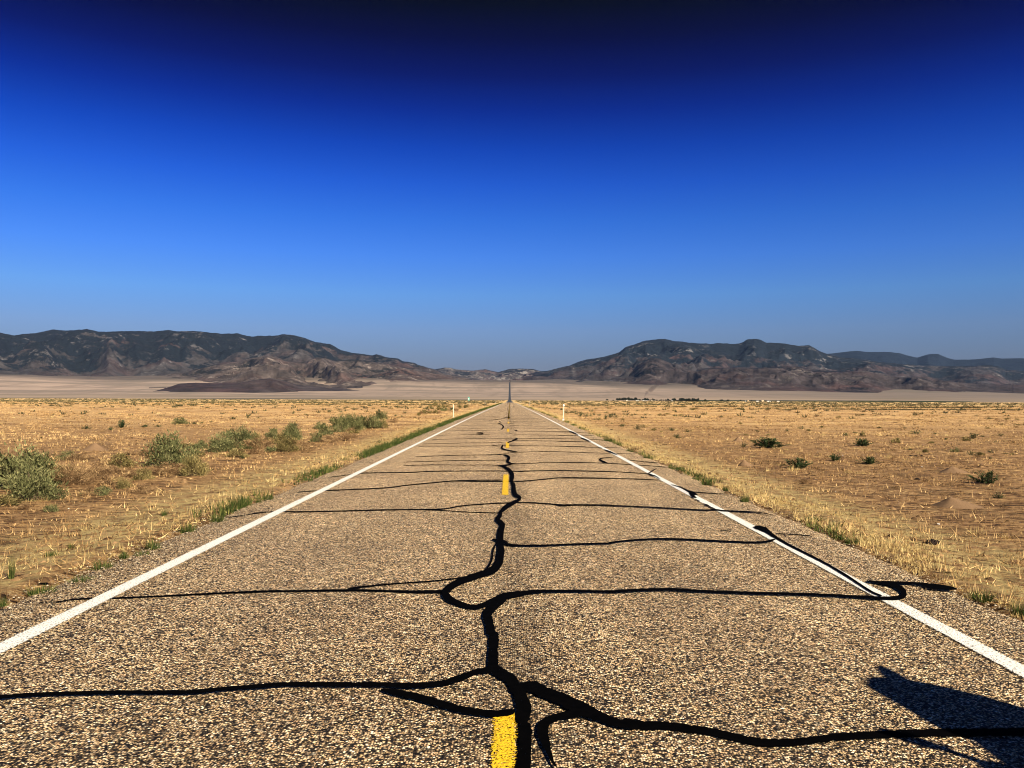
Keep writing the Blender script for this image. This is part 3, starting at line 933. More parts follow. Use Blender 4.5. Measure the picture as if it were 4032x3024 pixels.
def sage_mesh(seed, n_leaf, n_clump, upright=.6, leaf=.085, wid=.020, hollow=.35, flat=1.0, tint0=.0):
    g = np.random.default_rng(seed)
    th = g.uniform(0, 2 * np.pi, n_clump)
    el = np.arcsin(g.uniform(0.02, 1, n_clump))
    rr = g.uniform(.55, 1.0, n_clump) * (.8 + .25 * np.sin(th * 2 + seed) + .1 * np.sin(th * 5 + seed * 2))
    cc = np.stack([np.cos(th) * np.cos(el) * .5 * rr, np.sin(th) * np.cos(el) * .5 * rr, np.sin(el) * .84 * rr * flat + .06], -1)
    k = g.integers(0, n_clump, n_leaf)
    sg = g.uniform(.05, .10, n_clump)[k]
    p = cc[k] + g.normal(0, 1, (n_leaf, 3)) * sg[:, None] * np.array([1, 1, 1.15])
    p[:, 2] = np.abs(p[:, 2])
    out = p - np.array([0, 0, -.1])
    out /= np.linalg.norm(out, axis=1, keepdims=True) + 1e-9
    d = out * (1 - upright) + np.array([0, 0, 1]) * upright + g.normal(0, .38, (n_leaf, 3))
    d /= np.linalg.norm(d, axis=1, keepdims=True)
    L = leaf * g.uniform(.6, 1.35, n_leaf)
    V, F = tri_cloud(p, p + d * L[:, None], wid * g.uniform(.6, 1.4, n_leaf), g.uniform(0, 6.3, n_leaf))
    tint = np.clip(tint0 + .5 + .22 * g.normal(0, 1, n_clump)[k] + g.normal(0, .17, n_leaf), 0, 1)
    return V, F, np.repeat(tint, 3), cc


def stems_mesh(cc, seed, w=.012):
    g = np.random.default_rng(seed)
    base = np.stack([g.normal(0, .04, len(cc)), g.normal(0, .04, len(cc)), np.zeros(len(cc))], -1)
    midp = base * .4 + cc * .6 * np.array([.8, .8, 1]) + g.normal(0, .02, cc.shape)
    V1, F1 = tri_cloud(np.concatenate([base, base]), np.concatenate([midp, cc]), np.full(2 * len(cc), w * 1.6), g.uniform(0, 6.3, 2 * len(cc)))
    V2, F2 = tri_cloud(midp, cc * 1.03, np.full(len(cc), w), g.uniform(0, 6.3, len(cc)))
    return np.concatenate([V1, V2]), np.concatenate([F1, F2 + len(V1)])


def clump_mesh(seed, n_stem, n_leaf):
    """Dark green clump of stiff stems fanning out of one root, each with leaves set along it."""
    g = np.random.default_rng(seed)
    th = g.uniform(0, 2 * np.pi, n_stem)
    lean = np.abs(g.normal(0, .55, n_stem)).clip(0, 1.25)
    L = g.uniform(.62, 1.0, n_stem) * (1 - .16 * lean)
    d = np.stack([np.cos(th) * np.sin(lean), np.sin(th) * np.sin(lean), np.cos(lean)], -1)
    k = g.integers(0, n_stem, n_leaf)
    f = g.uniform(.12, 1, n_leaf)
    b = np.stack([g.normal(0, .10, n_stem), g.normal(0, .10, n_stem), np.zeros(n_stem)], -1)
    p = b[k] + d[k] * (L[k] * f)[:, None]
    p[:, 2] -= .10 * f ** 2 * np.sin(lean[k])
    p[:, 2] = np.abs(p[:, 2])
    dd = d[k] + g.normal(0, .42, (n_leaf, 3))
    dd /= np.linalg.norm(dd, axis=1, keepdims=True)
    p[:, :2] *= .62
    V, F = tri_cloud(p, p + dd * g.uniform(.09, .18, n_leaf)[:, None], g.uniform(.02, .04, n_leaf), g.uniform(0, 6.3, n_leaf))
    tint = np.clip(.45 + .2 * g.normal(0, 1, n_stem)[k] + .25 * (f - .5) + g.normal(0, .16, n_leaf), 0, 1)
    cc = b + d * (L * .8)[:, None]
    cc[:, :2] *= .62
    return V, F, np.repeat(tint, 3), cc


PROTO = {}


def proto(style):
    """First bush of a style, with its foliage and stems; every other is a copy of it."""
    if style in PROTO:
        return PROTO[style]
    kind, var, det = style
    if kind == 'sage':
        n_ = {2: 3800, 1: 1500, 0: 340}[det]
        V, F, T, cc = sage_mesh(10 + var * 7 + det, n_, {2: 60, 1: 40, 0: 22}[det], .55 + .12 * (var % 3), {2: .085, 1: .11, 0: .2}[det], {2: .021, 1: .030, 0: .07}[det])
        m = M_SAGE
    elif kind == 'olive':
        n_ = {2: 3000, 1: 1200, 0: 300}[det]
        V, F, T, cc = sage_mesh(50 + var * 7 + det, n_, {2: 46, 1: 34, 0: 20}[det], .35 + .1 * var, {2: .09, 1: .115, 0: .2}[det], {2: .019, 1: .028, 0: .065}[det])
        m = M_SAGE2
    elif kind == 'dry':
        n_ = {2: 2200, 1: 900, 0: 260}[det]
        V, F, T, cc = sage_mesh(90 + var * 7 + det, n_, {2: 40, 1: 30, 0: 18}[det], .25 + .15 * var, {2: .15, 1: .17, 0: .24}[det], {2: .010, 1: .016, 0: .045}[det])
        m = M_DRY
    else:
        V, F, T, cc = clump_mesh(130 + var * 7 + det, {2: 46, 1: 34, 0: 20}[det], {2: 1700, 1: 800, 0: 240}[det])
        m = M_CLUMP
    lo, hi = np.percentile(V[:, :2], 3), np.percentile(V[:, :2], 97)
    kx, kz = 1.0 / (hi - lo), 1.0 / np.percentile(V[:, 2], 98.5)
    V = V * np.array([kx, kx, kz])
    cc = cc * np.array([kx, kx, kz])
    sv, sf = stems_mesh(cc, 7 + var, .012 if det else .02)
    mf = mesh_np("foliage", V, F, m, None, {'tint': T})
    ms = mesh_np("stems", sv, sf, M_STEM if kind != 'dry' else M_DRY, None, {'tint': np.full(len(sv), .55)})
    fm, sm = mf.data, ms.data
    bpy.data.objects.remove(mf)
    bpy.data.objects.remove(ms)
    PROTO[style] = (fm, sm)
    return PROTO[style]


NAMES = {'sage': 'sagebrush', 'olive': 'desert_shrub', 'dry': 'dry_brush', 'clump': 'green_clump'}
CATS = {'sage': 'bush', 'olive': 'bush', 'dry': 'dry bush', 'clump': 'desert plant'}


def bush_at(loc, w, h, style, var, det, label, group=None, parts=True):
    fm, sm = proto((style, var, det))
    rz = random.uniform(0, 6.28)
    w, h = w * .93, h * .95
    sc = (w, w * random.uniform(.8, 1.1), h)
    if parts:
        root = empty(NAMES[style], loc, rz)
        root.scale = sc
        for nm, me in (("foliage", fm), ("stems", sm)):
            o = bpy.data.objects.new(nm, me)
            COL.objects.link(o)
            o.parent = root
    else:
        root = bpy.data.objects.new(NAMES[style], fm)
        COL.objects.link(root)
        root.location = loc
        root.rotation_euler = (0, 0, rz)
        root.scale = sc
    return tag(root, label, CATS[style], group)


def bush(px, py, wpx, hpx, style, var, label=None, group=None, parts=None, dist=None):
    p = at(px, py)
    if p.y > 900:
        return
    D = (p - CAM).dot(ray(2007, 1566))
    det = 2 if hpx > 60 else (1 if hpx > 24 else 0)
    w, h = wpx / FPX * D, hpx / FPX * D
    p.y += w * .35
    p.z = float(zg(p.x, p.y)) - .01
    return bush_at(p, w * 1.12, h * 1.05, style, var, det, label, group, hpx > 20 if parts is None else parts)


SG = 'sagebrush row along the left verge'
# ---- the brush left of the road, near to far: (photo x, photo y of the foot, width, height, style, variant, label)
LEFT = [
    (98, 1974, 172, 135, 'sage', 0, "large grey-green sagebrush cut by the left picture edge, in front of its twin"),
    (38, 1925, 225, 145, 'sage', 1, "wide sagebrush at the left picture edge behind the large front one"),
    (150, 1895, 100, 100, 'olive', 1, "yellowish bush between the big edge sagebrush and the brown dead brush"),
    (245, 1912, 150, 92, 'dry', 0, "tangle of dead brown twigs right of the big edge sagebrush"),
    (355, 1898, 140, 70, 'dry', 1, "low dark dead brush under a fringe of straw, beside the brown tangle"),
    (258, 1812, 46, 36, 'sage', 2, "small lone green bush standing behind the dead brown brush"),
    (247, 1858, 44, 30, 'olive', 0, "small pale bush poking out above the dead brush"),
    (392, 1952, 58, 36, 'sage', 2, "low green plant on bare soil in front of the dead brush"),
    (335, 1955, 66, 40, 'dry', 1, "low dry plant next to the green one in front of the dead brush"),
    (192, 2016, 48, 30, 'sage', 1, "little green plant below the big edge sagebrush"),
    (75, 2010, 70, 30, 'dry', 0, "flattened dry brush at the foot of the big edge sagebrush"),
    (458, 1842, 108, 54, 'olive', 2, "low spreading yellow-green bush left of the rounded sagebrush"),
    (655, 1838, 168, 122, 'sage', 2, "big rounded sagebrush standing by itself, tallest of the left verge"),
    (640, 1862, 120, 40, 'dry', 0, "skirt of dead twigs at the foot of the big rounded sagebrush"),
    (756, 1876, 88, 80, 'olive', 0, "twiggy pale bush leaning at the right of the rounded sagebrush"),
    (473, 1925, 54, 46, 'olive', 1, "small bright olive bush on open soil in front of the rounded sagebrush"),
    (545, 1945, 80, 36, 'dry', 1, "tuft of orange dead brush beside the small olive bush"),
    (858, 1780, 112, 72, 'sage', 0, "dense sagebrush opening the long brush row, darkest at its foot"),
    (788, 1768, 46, 34, 'sage', 1, "small bush tucked left of the first bush of the row"),
    (770, 1800, 60, 24, 'olive', 1, "low scrappy bush lying before the first bush of the row"),
    (940, 1770, 90, 84, 'sage', 1, "tall bright-topped sagebrush, second in the brush row"),
    (1016, 1778, 108, 60, 'dry', 0, "brown half-dead bush in a gap of the brush row"),
    (1000, 1765, 60, 56, 'olive', 2, "straw-coloured bush behind the brown half-dead one"),
    (1118, 1780, 88, 64, 'olive', 2, "olive bush after the brown half-dead one, in front of a green one"),
    (1140, 1735, 88, 64, 'sage', 2, "green bush standing behind the olive bush of the row"),
    (1067, 1732, 46, 46, 'sage', 0, "small green bush left behind the olive bush of the row"),
    (1160, 1680, 27, 19, 'clump', 0, "small dark round bush just above the brush row"),
    (1062, 1782, 42, 23, 'sage', 1, "low green sprig at the front of the brush row"),
    (1200, 1775, 70, 30, 'dry', 1, "low straw brush between two green bushes of the row"),
    (1260, 1690, 40, 28, 'sage', 1, "round bush set back behind the middle of the brush row"),
    (1241, 1742, 38, 38, 'sage', 2, "narrow upright green bush at the front of the row"),
    (1275, 1716, 52, 40, 'sage', 0, "mid green bush joining the two halves of the brush row"),
    (1333, 1702, 66, 64, 'sage', 1, "tall blue-green sagebrush, first of the tight stand"),
    (1386, 1697, 68, 64, 'sage', 2, "tall blue-green sagebrush, second of the tight stand"),
    (1428, 1686, 50, 48, 'sage', 0, "tall blue-green sagebrush, third of the tight stand"),
    (1468, 1688, 60, 54, 'sage', 1, "tall blue-green sagebrush, last full one of the tight stand"),
    (1507, 1686, 32, 38, 'olive', 0, "pale bush ending the tight stand of sagebrush"),
    (1491, 1648, 24, 36, 'clump', 1, "dark upright bush rising at the far end of the stand"),
    (1509, 1652, 24, 33, 'sage', 2, "greyer upright bush beside the dark one at the stand's end"),
    (1354, 1738, 86, 38, 'dry', 0, "reddish dead brush lying along the foot of the tight stand"),
    (1300, 1745, 70, 28, 'dry', 1, "straw brush left of the reddish dead brush below the stand"),
    (1540, 1665, 42, 17, 'dry', 1, "flat dead brush just past the end of the stand"),
    (1491, 1746, 24, 16, 'clump', 2, "single small green plant on bare soil near the grassy road edge"),
    (952, 1806, 30, 14, 'clump', 0, "tiny dark plant on the soil in front of the brush row"),
    (476, 1686, 27, 33, 'clump', 1, "upright green bush alone on the left plain"),
    (433, 1694, 14, 14, 'clump', 2, "tiny dark bush left of the lone upright green one"),
    (333, 1690, 34, 16, 'clump', 0, "low dark bush far out on the left plain"),
    (700, 1671, 50, 26, 'sage', 1, "rounded dark olive bush at mid distance on the left plain"),
    (560, 1683, 24, 9, 'clump', 0, "flat dark bush, first of three small ones on the left plain"),
    (573, 1681, 18, 9, 'clump', 1, "flat dark bush, second of three small ones on the left plain"),
    (616, 1682, 30, 11, 'clump', 2, "flat dark bush, third of three small ones on the left plain"),
    (915, 1652, 26, 11, 'clump', 1, "dark low shrub in the middle of the straw left plain"),
    (975, 1647, 18, 12, 'clump', 2, "little pointed dark shrub on the straw left plain"),
    (1017, 1648, 17, 8, 'clump', 0, "flat dark shrub beside the pointed one on the left plain"),
]
for b in LEFT:
    bush(*b)
small = "small dark shrub of the far brush patch left of the road"
for zx, zy, w, h, st in [(410, 325, 60, 50, 'olive'), (500, 297, 120, 70, 'olive'), (560, 232, 60, 60, 'clump'), (640, 222, 80, 45, 'clump'), (700, 292, 90, 70, 'olive'), (760, 292, 60, 50, 'dry'), (690, 165, 90, 50, 'olive'),
                         (770, 232, 90, 60, 'olive'), (830, 247, 80, 60, 'sage'), (880, 242, 60, 50, 'sage'), (950, 242, 80, 60, 'clump'), (1040, 247, 80, 50, 'dry'), (1100, 202, 60, 50, 'olive'), (1180, 202, 60, 50, 'clump'),
                         (1210, 192, 50, 45, 'olive'), (600, 180, 60, 34, 'olive'), (740, 190, 60, 40, 'clump'), (820, 190, 70, 50, 'olive'), (455, 300, 60, 50, 'dry'), (610, 290, 70, 46, 'olive'), (900, 190, 60, 44, 'olive')]:
    bush(1550 + zx / 4.233, 1560 + zy / 4.233, w / 4.233 * 1.1, h / 4.233 * 1.1, st, random.randrange(3), small, "far brush patch left of the road", False)
small = "tiny dark green shrub in the rows out on the left plain"
for ox, oy, s_, lst in [(1550, 1560, 4.233, [(50, 190, 90, 30), (140, 187, 50, 16), (215, 192, 70, 24), (300, 192, 40, 20), (360, 190, 50, 25), (180, 292, 70, 40), (20, 332, 40, 28), (130, 347, 60, 35), (75, 370, 40, 20), (360, 365, 40, 22), (430, 400, 30, 14), (245, 552, 60, 18), (210, 240, 24, 14), (180, 120, 30, 16)]),
                        (1150, 1560, 3.024, [(10, 212, 46, 40), (165, 228, 45, 25), (312, 200, 65, 32), (378, 195, 30, 20), (436, 195, 55, 36), (550, 172, 105, 24), (635, 178, 45, 24), (575, 190, 60, 16), (735, 165, 60, 28), (825, 165, 24, 14), (280, 160, 60, 12), (125, 165, 40, 12),
                                             (895, 168, 20, 16), (935, 198, 30, 16), (810, 212, 22, 10), (640, 140, 90, 18), (850, 130, 70, 16), (1115, 135, 60, 18), (1175, 130, 30, 14), (1250, 135, 60, 18), (1230, 240, 40, 26), (395, 270, 26, 20), (230, 122, 30, 10), (510, 112, 24, 10), (580, 112, 24, 12), (640, 114, 20, 10), (940, 115, 60, 12)]),
                        (0, 1550, 2.458, [(120, 92, 30, 10), (285, 92, 16, 12), (450, 92, 110, 8), (620, 92, 140, 8), (480, 120, 70, 14), (650, 125, 60, 16), (970, 136, 60, 12), (810, 175, 26, 14), (685, 178, 24, 12), (510, 205, 30, 16), (1200, 135, 110, 14), (1330, 155, 40, 14), (1720, 125, 90, 18), (1870, 120, 60, 16), (2000, 140, 60, 14), (2150, 132, 50, 10), (960, 200, 30, 12),
                                          (1400, 320, 40, 22), (1065, 350, 40, 28), (1870, 298, 60, 26), (1945, 290, 40, 22), (2040, 278, 30, 18)])]:
    for zx, zy, w, h in lst:
        bush(ox + zx / s_, oy + zy / s_, w / s_, h / s_, 'clump', random.randrange(3), small, "shrubs dotted over the left plain", False)

RIGHT = [
    (3025, 1765, 82, 40, 'clump', 0, "largest dark green clump on the right plain, fan of stiff stems"),
    (3072, 1763, 34, 22, 'clump', 1, "smaller clump touching the right side of the largest green clump"),
    (2929, 1761, 0, 0, 'clump', 2, ""),
    (2931, 1761, 28, 19, 'clump', 2, "small spiky clump a little right of the largest green clump"),
    (3156, 1847, 78, 42, 'clump', 1, "bushy round green clump, nearest to the road on the right plain"),
    (3293, 1815, 42, 27, 'clump', 2, "round green clump with a white speck on top, behind the bushy one"),
    (3404, 1757, 50, 30, 'clump', 0, "open fan-shaped green clump in the middle of the right plain"),
    (3431, 1829, 54, 30, 'clump', 1, "green clump with pale straw growing through its front"),
    (3902, 1906, 82, 50, 'clump', 2, "big green clump beside the earth mounds at the right picture edge"),
    (3942, 1963, 52, 24, 'clump', 0, "low dark clump below the big one at the right picture edge"),
    (3838, 1728, 32, 24, 'clump', 1, "dark green clump with a forked top, far right plain"),
    (3812, 1737, 30, 17, 'olive', 0, "dull olive bush leaning on the forked clump"),
    (3762, 1780, 26, 18, 'sage', 0, "grey-green bush left of the paired far clumps"),
    (3829, 1793, 28, 19, 'clump', 2, "compact dark clump, left one of the far pair"),
    (3864, 1795, 34, 16, 'olive', 1, "loose pale bush, right one of the far pair"),
    (3906, 1782, 24, 12, 'clump', 0, "flat dark clump past the far pair"),
    (3645, 1780, 18, 12, 'olive', 1, "small brownish bush before the far pair"),
    (3333, 1717, 27, 14, 'clump', 1, "small rounded bush left of an upright one, right plain"),
    (3401, 1719, 23, 22, 'olive', 2, "upright grey bush right of the small rounded one"),
    (3530, 1744, 32, 21, 'olive', 0, "rounded olive bush on smooth soil, right plain"),
    (3610, 1709, 32, 17, 'clump', 2, "dark low bush furthest up in the middle of the right plain"),
    (3585, 1773, 16, 10, 'clump', 0, "tiny green bush below the rounded olive one"),
    (2512, 1692, 30, 22, 'clump', 0, "broad dark green bush not far from the right road verge"),
    (2534, 1684, 20, 14, 'clump', 2, "smaller lobe bush right of the broad dark green one"),
    (2574, 1696, 15, 13, 'olive', 0, "thin grey shrub right of the broad dark green bush"),
    (2648, 1697, 26, 13, 'clump', 1, "round dark shrub, left of the two on the open soil"),
    (2707, 1702, 26, 13, 'clump', 0, "round dark shrub, right of the two on the open soil"),
    (2670, 1726, 36, 18, 'clump', 2, "spiky dark clump below the two round shrubs"),
    (2450, 1681, 21, 13, 'clump', 1, "small green bush between the dark row and the broad bush"),
    (3101, 1699, 18, 12, 'clump', 0, "tiny bright green bush alone on the right plain"),
    (3185, 1698, 18, 9, 'olive', 1, "faint brownish shrub right of the tiny green bush"),
    (3237, 1684, 10, 8, 'clump', 2, "tiniest dark shrub high on the right plain"),
    (2917, 1671, 12, 11, 'olive', 0, "small upright grey shrub high on the right plain"),
    (3023, 1715, 12, 8, 'sage', 0, "pale small shrub above the largest green clump"),
    (3175, 1908, 54, 27, 'dry', 0, "grey dead shrub lying flat on the right plain"),
    (3527, 1923, 44, 12, 'dry', 1, "flat brown dead plant between the grey dead shrub and the mounds"),
]
for b in RIGHT:
    if b[2]:
        bush(*b)
lab = "dark green bush in the row beside the right roadside posts"
for zx, zy, w, h in [(135, 205, 90, 60), (225, 202, 90, 45), (295, 215, 60, 45), (365, 255, 90, 85), (455, 260, 90, 70), (540, 255, 60, 60), (590, 237, 44, 42), (678, 242, 65, 35), (787, 302, 66, 75), (860, 272, 82, 66), (950, 275, 100, 50),
                     (675, 317, 100, 46), (597, 312, 35, 28), (1225, 242, 60, 35), (1065, 312, 60, 32), (885, 377, 50, 28), (792, 362, 26, 26), (45, 150, 50, 34), (460, 130, 60, 24)]:
    bush(2200 + zx / 4.233, 1580 + zy / 4.233, w / 4.233 * 1.1, h / 4.233 * 1.1, 'clump', random.randrange(3), lab, "dark bush row right of the road", False)
for zx, zy, w, h in [(200, 405, 90, 44), (300, 382, 110, 30), (420, 385, 120, 36), (520, 440, 110, 50), (620, 445, 80, 40), (700, 490, 80, 40), (800, 495, 110, 40), (900, 510, 100, 44), (1000, 520, 110, 50), (1150, 535, 110, 50), (1240, 520, 70, 40), (1340, 540, 80, 44),
                     (460, 505, 130, 50)]:
    bush(2030 + zx / 7.373, 1540 + zy / 7.373, w / 7.373, h / 7.373, 'clump', random.randrange(3), lab, "dark bush row right of the road", False)
lab = "tiny dark shrub dotting the far part of the right plain"
pts = [(2500, 1600, 3.024, [(297, 112, 45, 28), (345, 116, 55, 22), (390, 96, 60, 16), (472, 120, 55, 26), (547, 116, 55, 24), (126, 108, 40, 20), (185, 108, 40, 14), (315, 308, 32, 18), (675, 128, 50, 12), (638, 156, 40, 12), (845, 182, 24, 16), (895, 132, 24, 12), (1145, 148, 40, 12), (700, 42, 90, 24), (735, 34, 40, 24)]),
       (2900, 1600, 3.024, [(243, 258, 45, 20), (250, 302, 46, 18), (118, 345, 40, 18), (635, 60, 36, 20), (780, 272, 70, 34), (950, 128, 40, 22), (1022, 254, 32, 24), (1220, 135, 55, 16), (1155, 170, 36, 18), (515, 60, 24, 10), (880, 100, 24, 12), (1020, 106, 20, 10), (183, 48, 50, 16), (90, 46, 50, 12)]),
       (3300, 1600, 3.175, [(842, 278, 45, 22), (523, 275, 50, 22), (1100, 576, 65, 38), (700, 555, 60, 30), (1185, 462, 60, 26), (225, 340, 60, 22), (580, 310, 60, 18), (1220, 348, 50, 18), (310, 116, 60, 24), (700, 122, 50, 14), (465, 122, 40, 14), (418, 112, 24, 14), (20, 140, 40, 18), (1020, 105, 60, 14), (1030, 170, 50, 14), (960, 240, 30, 20), (1180, 198, 60, 16)]),
       (3620, 1600, 3.083, [(995, 355, 75, 28), (75, 556, 56, 36), (860, 158, 60, 30), (1075, 160, 56, 18), (950, 162, 50, 16), (1200, 164, 36, 16), (1000, 222, 40, 16), (840, 272, 50, 18), (330, 405, 50, 22), (200, 340, 46, 20), (240, 340, 30, 14), (1155, 442, 60, 22), (160, 450, 56, 26), (340, 452, 60, 24), (1210, 230, 60, 18), (1190, 255, 60, 18),
                            (870, 640, 40, 28), (1130, 588, 40, 26), (1060, 580, 60, 20), (925, 438, 30, 26), (710, 116, 60, 14), (275, 142, 56, 12), (510, 182, 60, 10), (780, 372, 60, 20), (512, 552, 60, 30), (490, 60, 50, 10), (410, 88, 36, 12), (330, 82, 30, 14)])]
for ox, oy, s_, lst in pts:
    for zx, zy, w, h in lst:
        bush(ox + zx / s_, oy + zy / s_, w / s_ * 1.05, h / s_ * 1.1, random.choice(['clump', 'clump', 'olive', 'dry']), random.randrange(3), lab, "shrubs dotted over the right plain", False)

for k in range(34):
    px = random.uniform(-20, 1500)
    py = 1690 + (1500 - px) / 1500 * 190 + random.uniform(-30, 95) * (1.2 - px / 1900)
    dpt = H * FPX / (py - 1566)
    bush(px, py, .42 * random.uniform(.6, 1.5) * FPX / dpt, .16 * random.uniform(.6, 1.5) * FPX / dpt, random.choice(['dry', 'dry', 'olive']), random.randrange(3),
         "low dead brush scattered among the sagebrush left of the road", "dead brush among the sagebrush", False)

# ---- grass: thousands of blades as ground cover


def field(x, y, s, seed):
    return (np.sin(x * s * 1.3 + seed + 1.7 * np.sin(y * s * .7 + seed)) + np.sin(y * s * 1.1 - seed * 2 + 1.3 * np.sin(x * s * .9)) + np.sin((x + y) * s * .6 + seed * 3)) / 3


def blades(name, x, y, h, nb, rad, wid, lean, mat, tint, tvar, label, cat=None, kind='stuff'):
    n_ = len(x)
    g = RNG
    X = np.repeat(x, nb)
    Y = np.repeat(y, nb)
    hh = np.repeat(h, nb) * g.uniform(.5, 1.15, n_ * nb)
    rr = np.repeat(np.broadcast_to(rad, n_), nb) * np.sqrt(g.uniform(0, 1, n_ * nb))
    th = g.uniform(0, 2 * np.pi, n_ * nb)
    bx = X + np.cos(th) * rr
    by = Y + np.sin(th) * rr
    bz = zg(bx, by) - .006
    ln = np.abs(g.normal(0, lean, n_ * nb)).clip(0, 1.45)
    th2 = th + g.normal(0, .9, n_ * nb)
    d = np.stack([np.cos(th2) * np.sin(ln), np.sin(th2) * np.sin(ln), np.cos(ln)], -1) * hh[:, None]
    base = np.stack([bx, by, bz], -1)
    V, F = tri_cloud(base, base + d, np.repeat(np.broadcast_to(wid, n_), nb) * g.uniform(.6, 1.4, n_ * nb), g.uniform(0, 6.3, n_ * nb))
    tt = np.clip(np.repeat(tint + g.normal(0, tvar, n_), nb) + g.normal(0, tvar * .7, n_ * nb), 0, 1)
    o = mesh_np(name, V, F, mat, None, {'tint': np.repeat(tt, 3)})
    return tag(o, label, cat, None, kind)


def frustum(n_, y0, y1, pw, side):
    """Random ground points inside the view, density falling with distance."""
    u = RNG.uniform(0, 1, n_)
    e = 2 - pw
    y = (y0 ** e + u * (y1 ** e - y0 ** e)) ** (1 / e)
    x = RNG.uniform(0, 1, n_) * (.70 * y + 2)
    x = x * (1 if side > 0 else -1)
    lim = (RW + .15) if side > 0 else (LW - .15)
    k = (x > lim) if side > 0 else (x < lim)
    return x[k], y[k]


# short dead tufts and stubble over the plains
xa_, ya_ = [], []
for sd_ in (-1, 1):
    x, y = frustum(60000, 4.5, 320, 1.25, sd_)
    keep = RNG.uniform(0, 1, len(x)) < np.clip(.34 + .9 * field(x, y, .5, 1.3) + .7 * field(x, y * .6, 2.4, 4.), .04, 1)
    xa_.append(x[keep])
    ya_.append(y[keep])
x, y = np.concatenate(xa_), np.concatenate(ya_)
h = RNG.gamma(3.0, .016, len(x)).clip(.015, .17) * (1 + np.minimum(y, 260) / 170)
blades("grass", x, y, h, 7, .03 + .0016 * y + h * .5, .007 + .00042 * y, .75, M_TUFT, .52 + .32 * field(x, y, .3, 2.), .2, "short dead grass tufts and stubble over the plain")
# fallen straws lying on the soil
xa_, ya_ = [], []
for sd_ in (-1, 1):
    x, y = frustum(15000, 4.5, 90, 1.2, sd_)
    xa_.append(x)
    ya_.append(y)
x, y = np.concatenate(xa_), np.concatenate(ya_)
blades("litter", x, y, np.full(len(x), .10) * RNG.uniform(.5, 1.6, len(x)), 3, .07 + .001 * y, .006 + .00022 * y, 1.5, M_TUFT, .5, .3, "dead straws and twigs lying on the soil")
# clods of earth and small stones


def pebbles(name, x, y, size, flat, mat, label):
    n_ = len(x)
    base = np.array([[1, 0, 0], [.3, .95, 0], [-.8, .55, 0], [-.75, -.6, 0], [.35, -.9, 0], [.12, .08, 1.0], [-.25, -.1, .8]])
    tri = np.array([[0, 1, 5], [1, 2, 5], [2, 6, 5], [2, 3, 6], [3, 4, 6], [4, 5, 6], [4, 0, 5]])
    a = RNG.uniform(0, 6.28, n_)
    B = base[None] * (1 + RNG.normal(0, .18, (n_, 7, 3)))
    ca, sa = np.cos(a)[:, None], np.sin(a)[:, None]
    bx = (B[:, :, 0] * ca - B[:, :, 1] * sa) * size[:, None]
    by = (B[:, :, 0] * sa + B[:, :, 1] * ca) * size[:, None]
    bz = B[:, :, 2] * size[:, None] * flat + zg(x, y)[:, None] - .004
    d_ = np.abs(x - XC)
    bz = bz + np.where(d_ < 3.55, ROAD_Z + .008, 0)[:, None]
    V = np.stack([bx + x[:, None], by + y[:, None], bz], -1).reshape(-1, 3)
    F = (tri[None] + 7 * np.arange(n_)[:, None, None]).reshape(-1, 3)
    o = mesh_np(name, V, F, mat, None, {'tint': np.repeat(RNG.uniform(0, 1, n_), 7)})
    return tag(o, label, None, None, 'stuff')


M_CLOD = leaf_mat("clod_soil", (.06, .034, .017), (.20, .118, .056), (.36, .225, .11), 0)
M_GRAVEL = leaf_mat("gravel_stone", (.04, .03, .022), (.24, .175, .11), (.62, .52, .38), 0)
xa_, ya_ = [], []
for sd_ in (-1, 1):
    x, y = frustum(13000, 4.5, 75, 1.15, sd_)
    keep = RNG.uniform(0, 1, len(x)) < np.clip(.5 + .8 * field(x, y, .8, 6.3), .06, 1)
    xa_.append(x[keep])
    ya_.append(y[keep])
x, y = np.concatenate(xa_), np.concatenate(ya_)
pebbles("dirt", x, y, (.012 + .032 * RNG.uniform(0, 1, len(x)) ** 2.5) * (1 + y / 45), .62, M_CLOD, "crumbly clods of dry earth scattered over the plain")
y = np.exp(RNG.uniform(math.log(3.0), math.log(60), 16000))
sg_ = np.where(RNG.uniform(0, 1, len(y)) < .5, -1, 1)
off = RNG.normal(-.05, .17, len(y))
x = np.where(sg_ > 0, RW + off, LW - off)
pebbles("gravel", x, y, (.004 + .007 * RNG.uniform(0, 1, len(y)) ** 2) * (1 + y / 60), .7, M_GRAVEL, "loose gravel along both edges of the asphalt")

# golden straw of the verges, taller than the rest
y = np.concatenate([np.exp(RNG.uniform(math.log(3.0), math.log(300), 6000))])
x = RW + .10 + np.abs(RNG.normal(0, .55, len(y))) + .12 * field(y * 0, y, 1.2, 2.)
keep = RNG.uniform(0, 1, len(x)) < np.clip(.50 + .8 * field(x, y, 1.4, 2.2), .06, 1)
x, y = x[keep], y[keep]
h = (.03 + .085 * RNG.uniform(0, 1, len(x)) ** 2.4) * (1 + y / 300)
blades("grass", x, y, h, 9, .045 + .0012 * y, .006 + .0003 * y, .6, M_STRAW, .52, .17, "golden straw along the gravel edge of the road")
y = np.exp(RNG.uniform(math.log(4.5), math.log(300), 6500))
x = LW - .12 - np.abs(RNG.normal(0, .75, len(y)))
keep = RNG.uniform(0, 1, len(x)) < np.clip(.22 + .35 * smooth(12, 30, y) + .6 * field(x, y, 1.2, 5.2), .03, 1)
x, y = x[keep], y[keep]
h = (.03 + .05 * RNG.uniform(0, 1, len(x)) ** 2) * (1 + y / 200)
blades("grass", x, y, h, 8, .045 + .0012 * y, .006 + .0003 * y, .9, M_STRAW, .42, .18, "thin yellow straw along the opposite gravel edge")
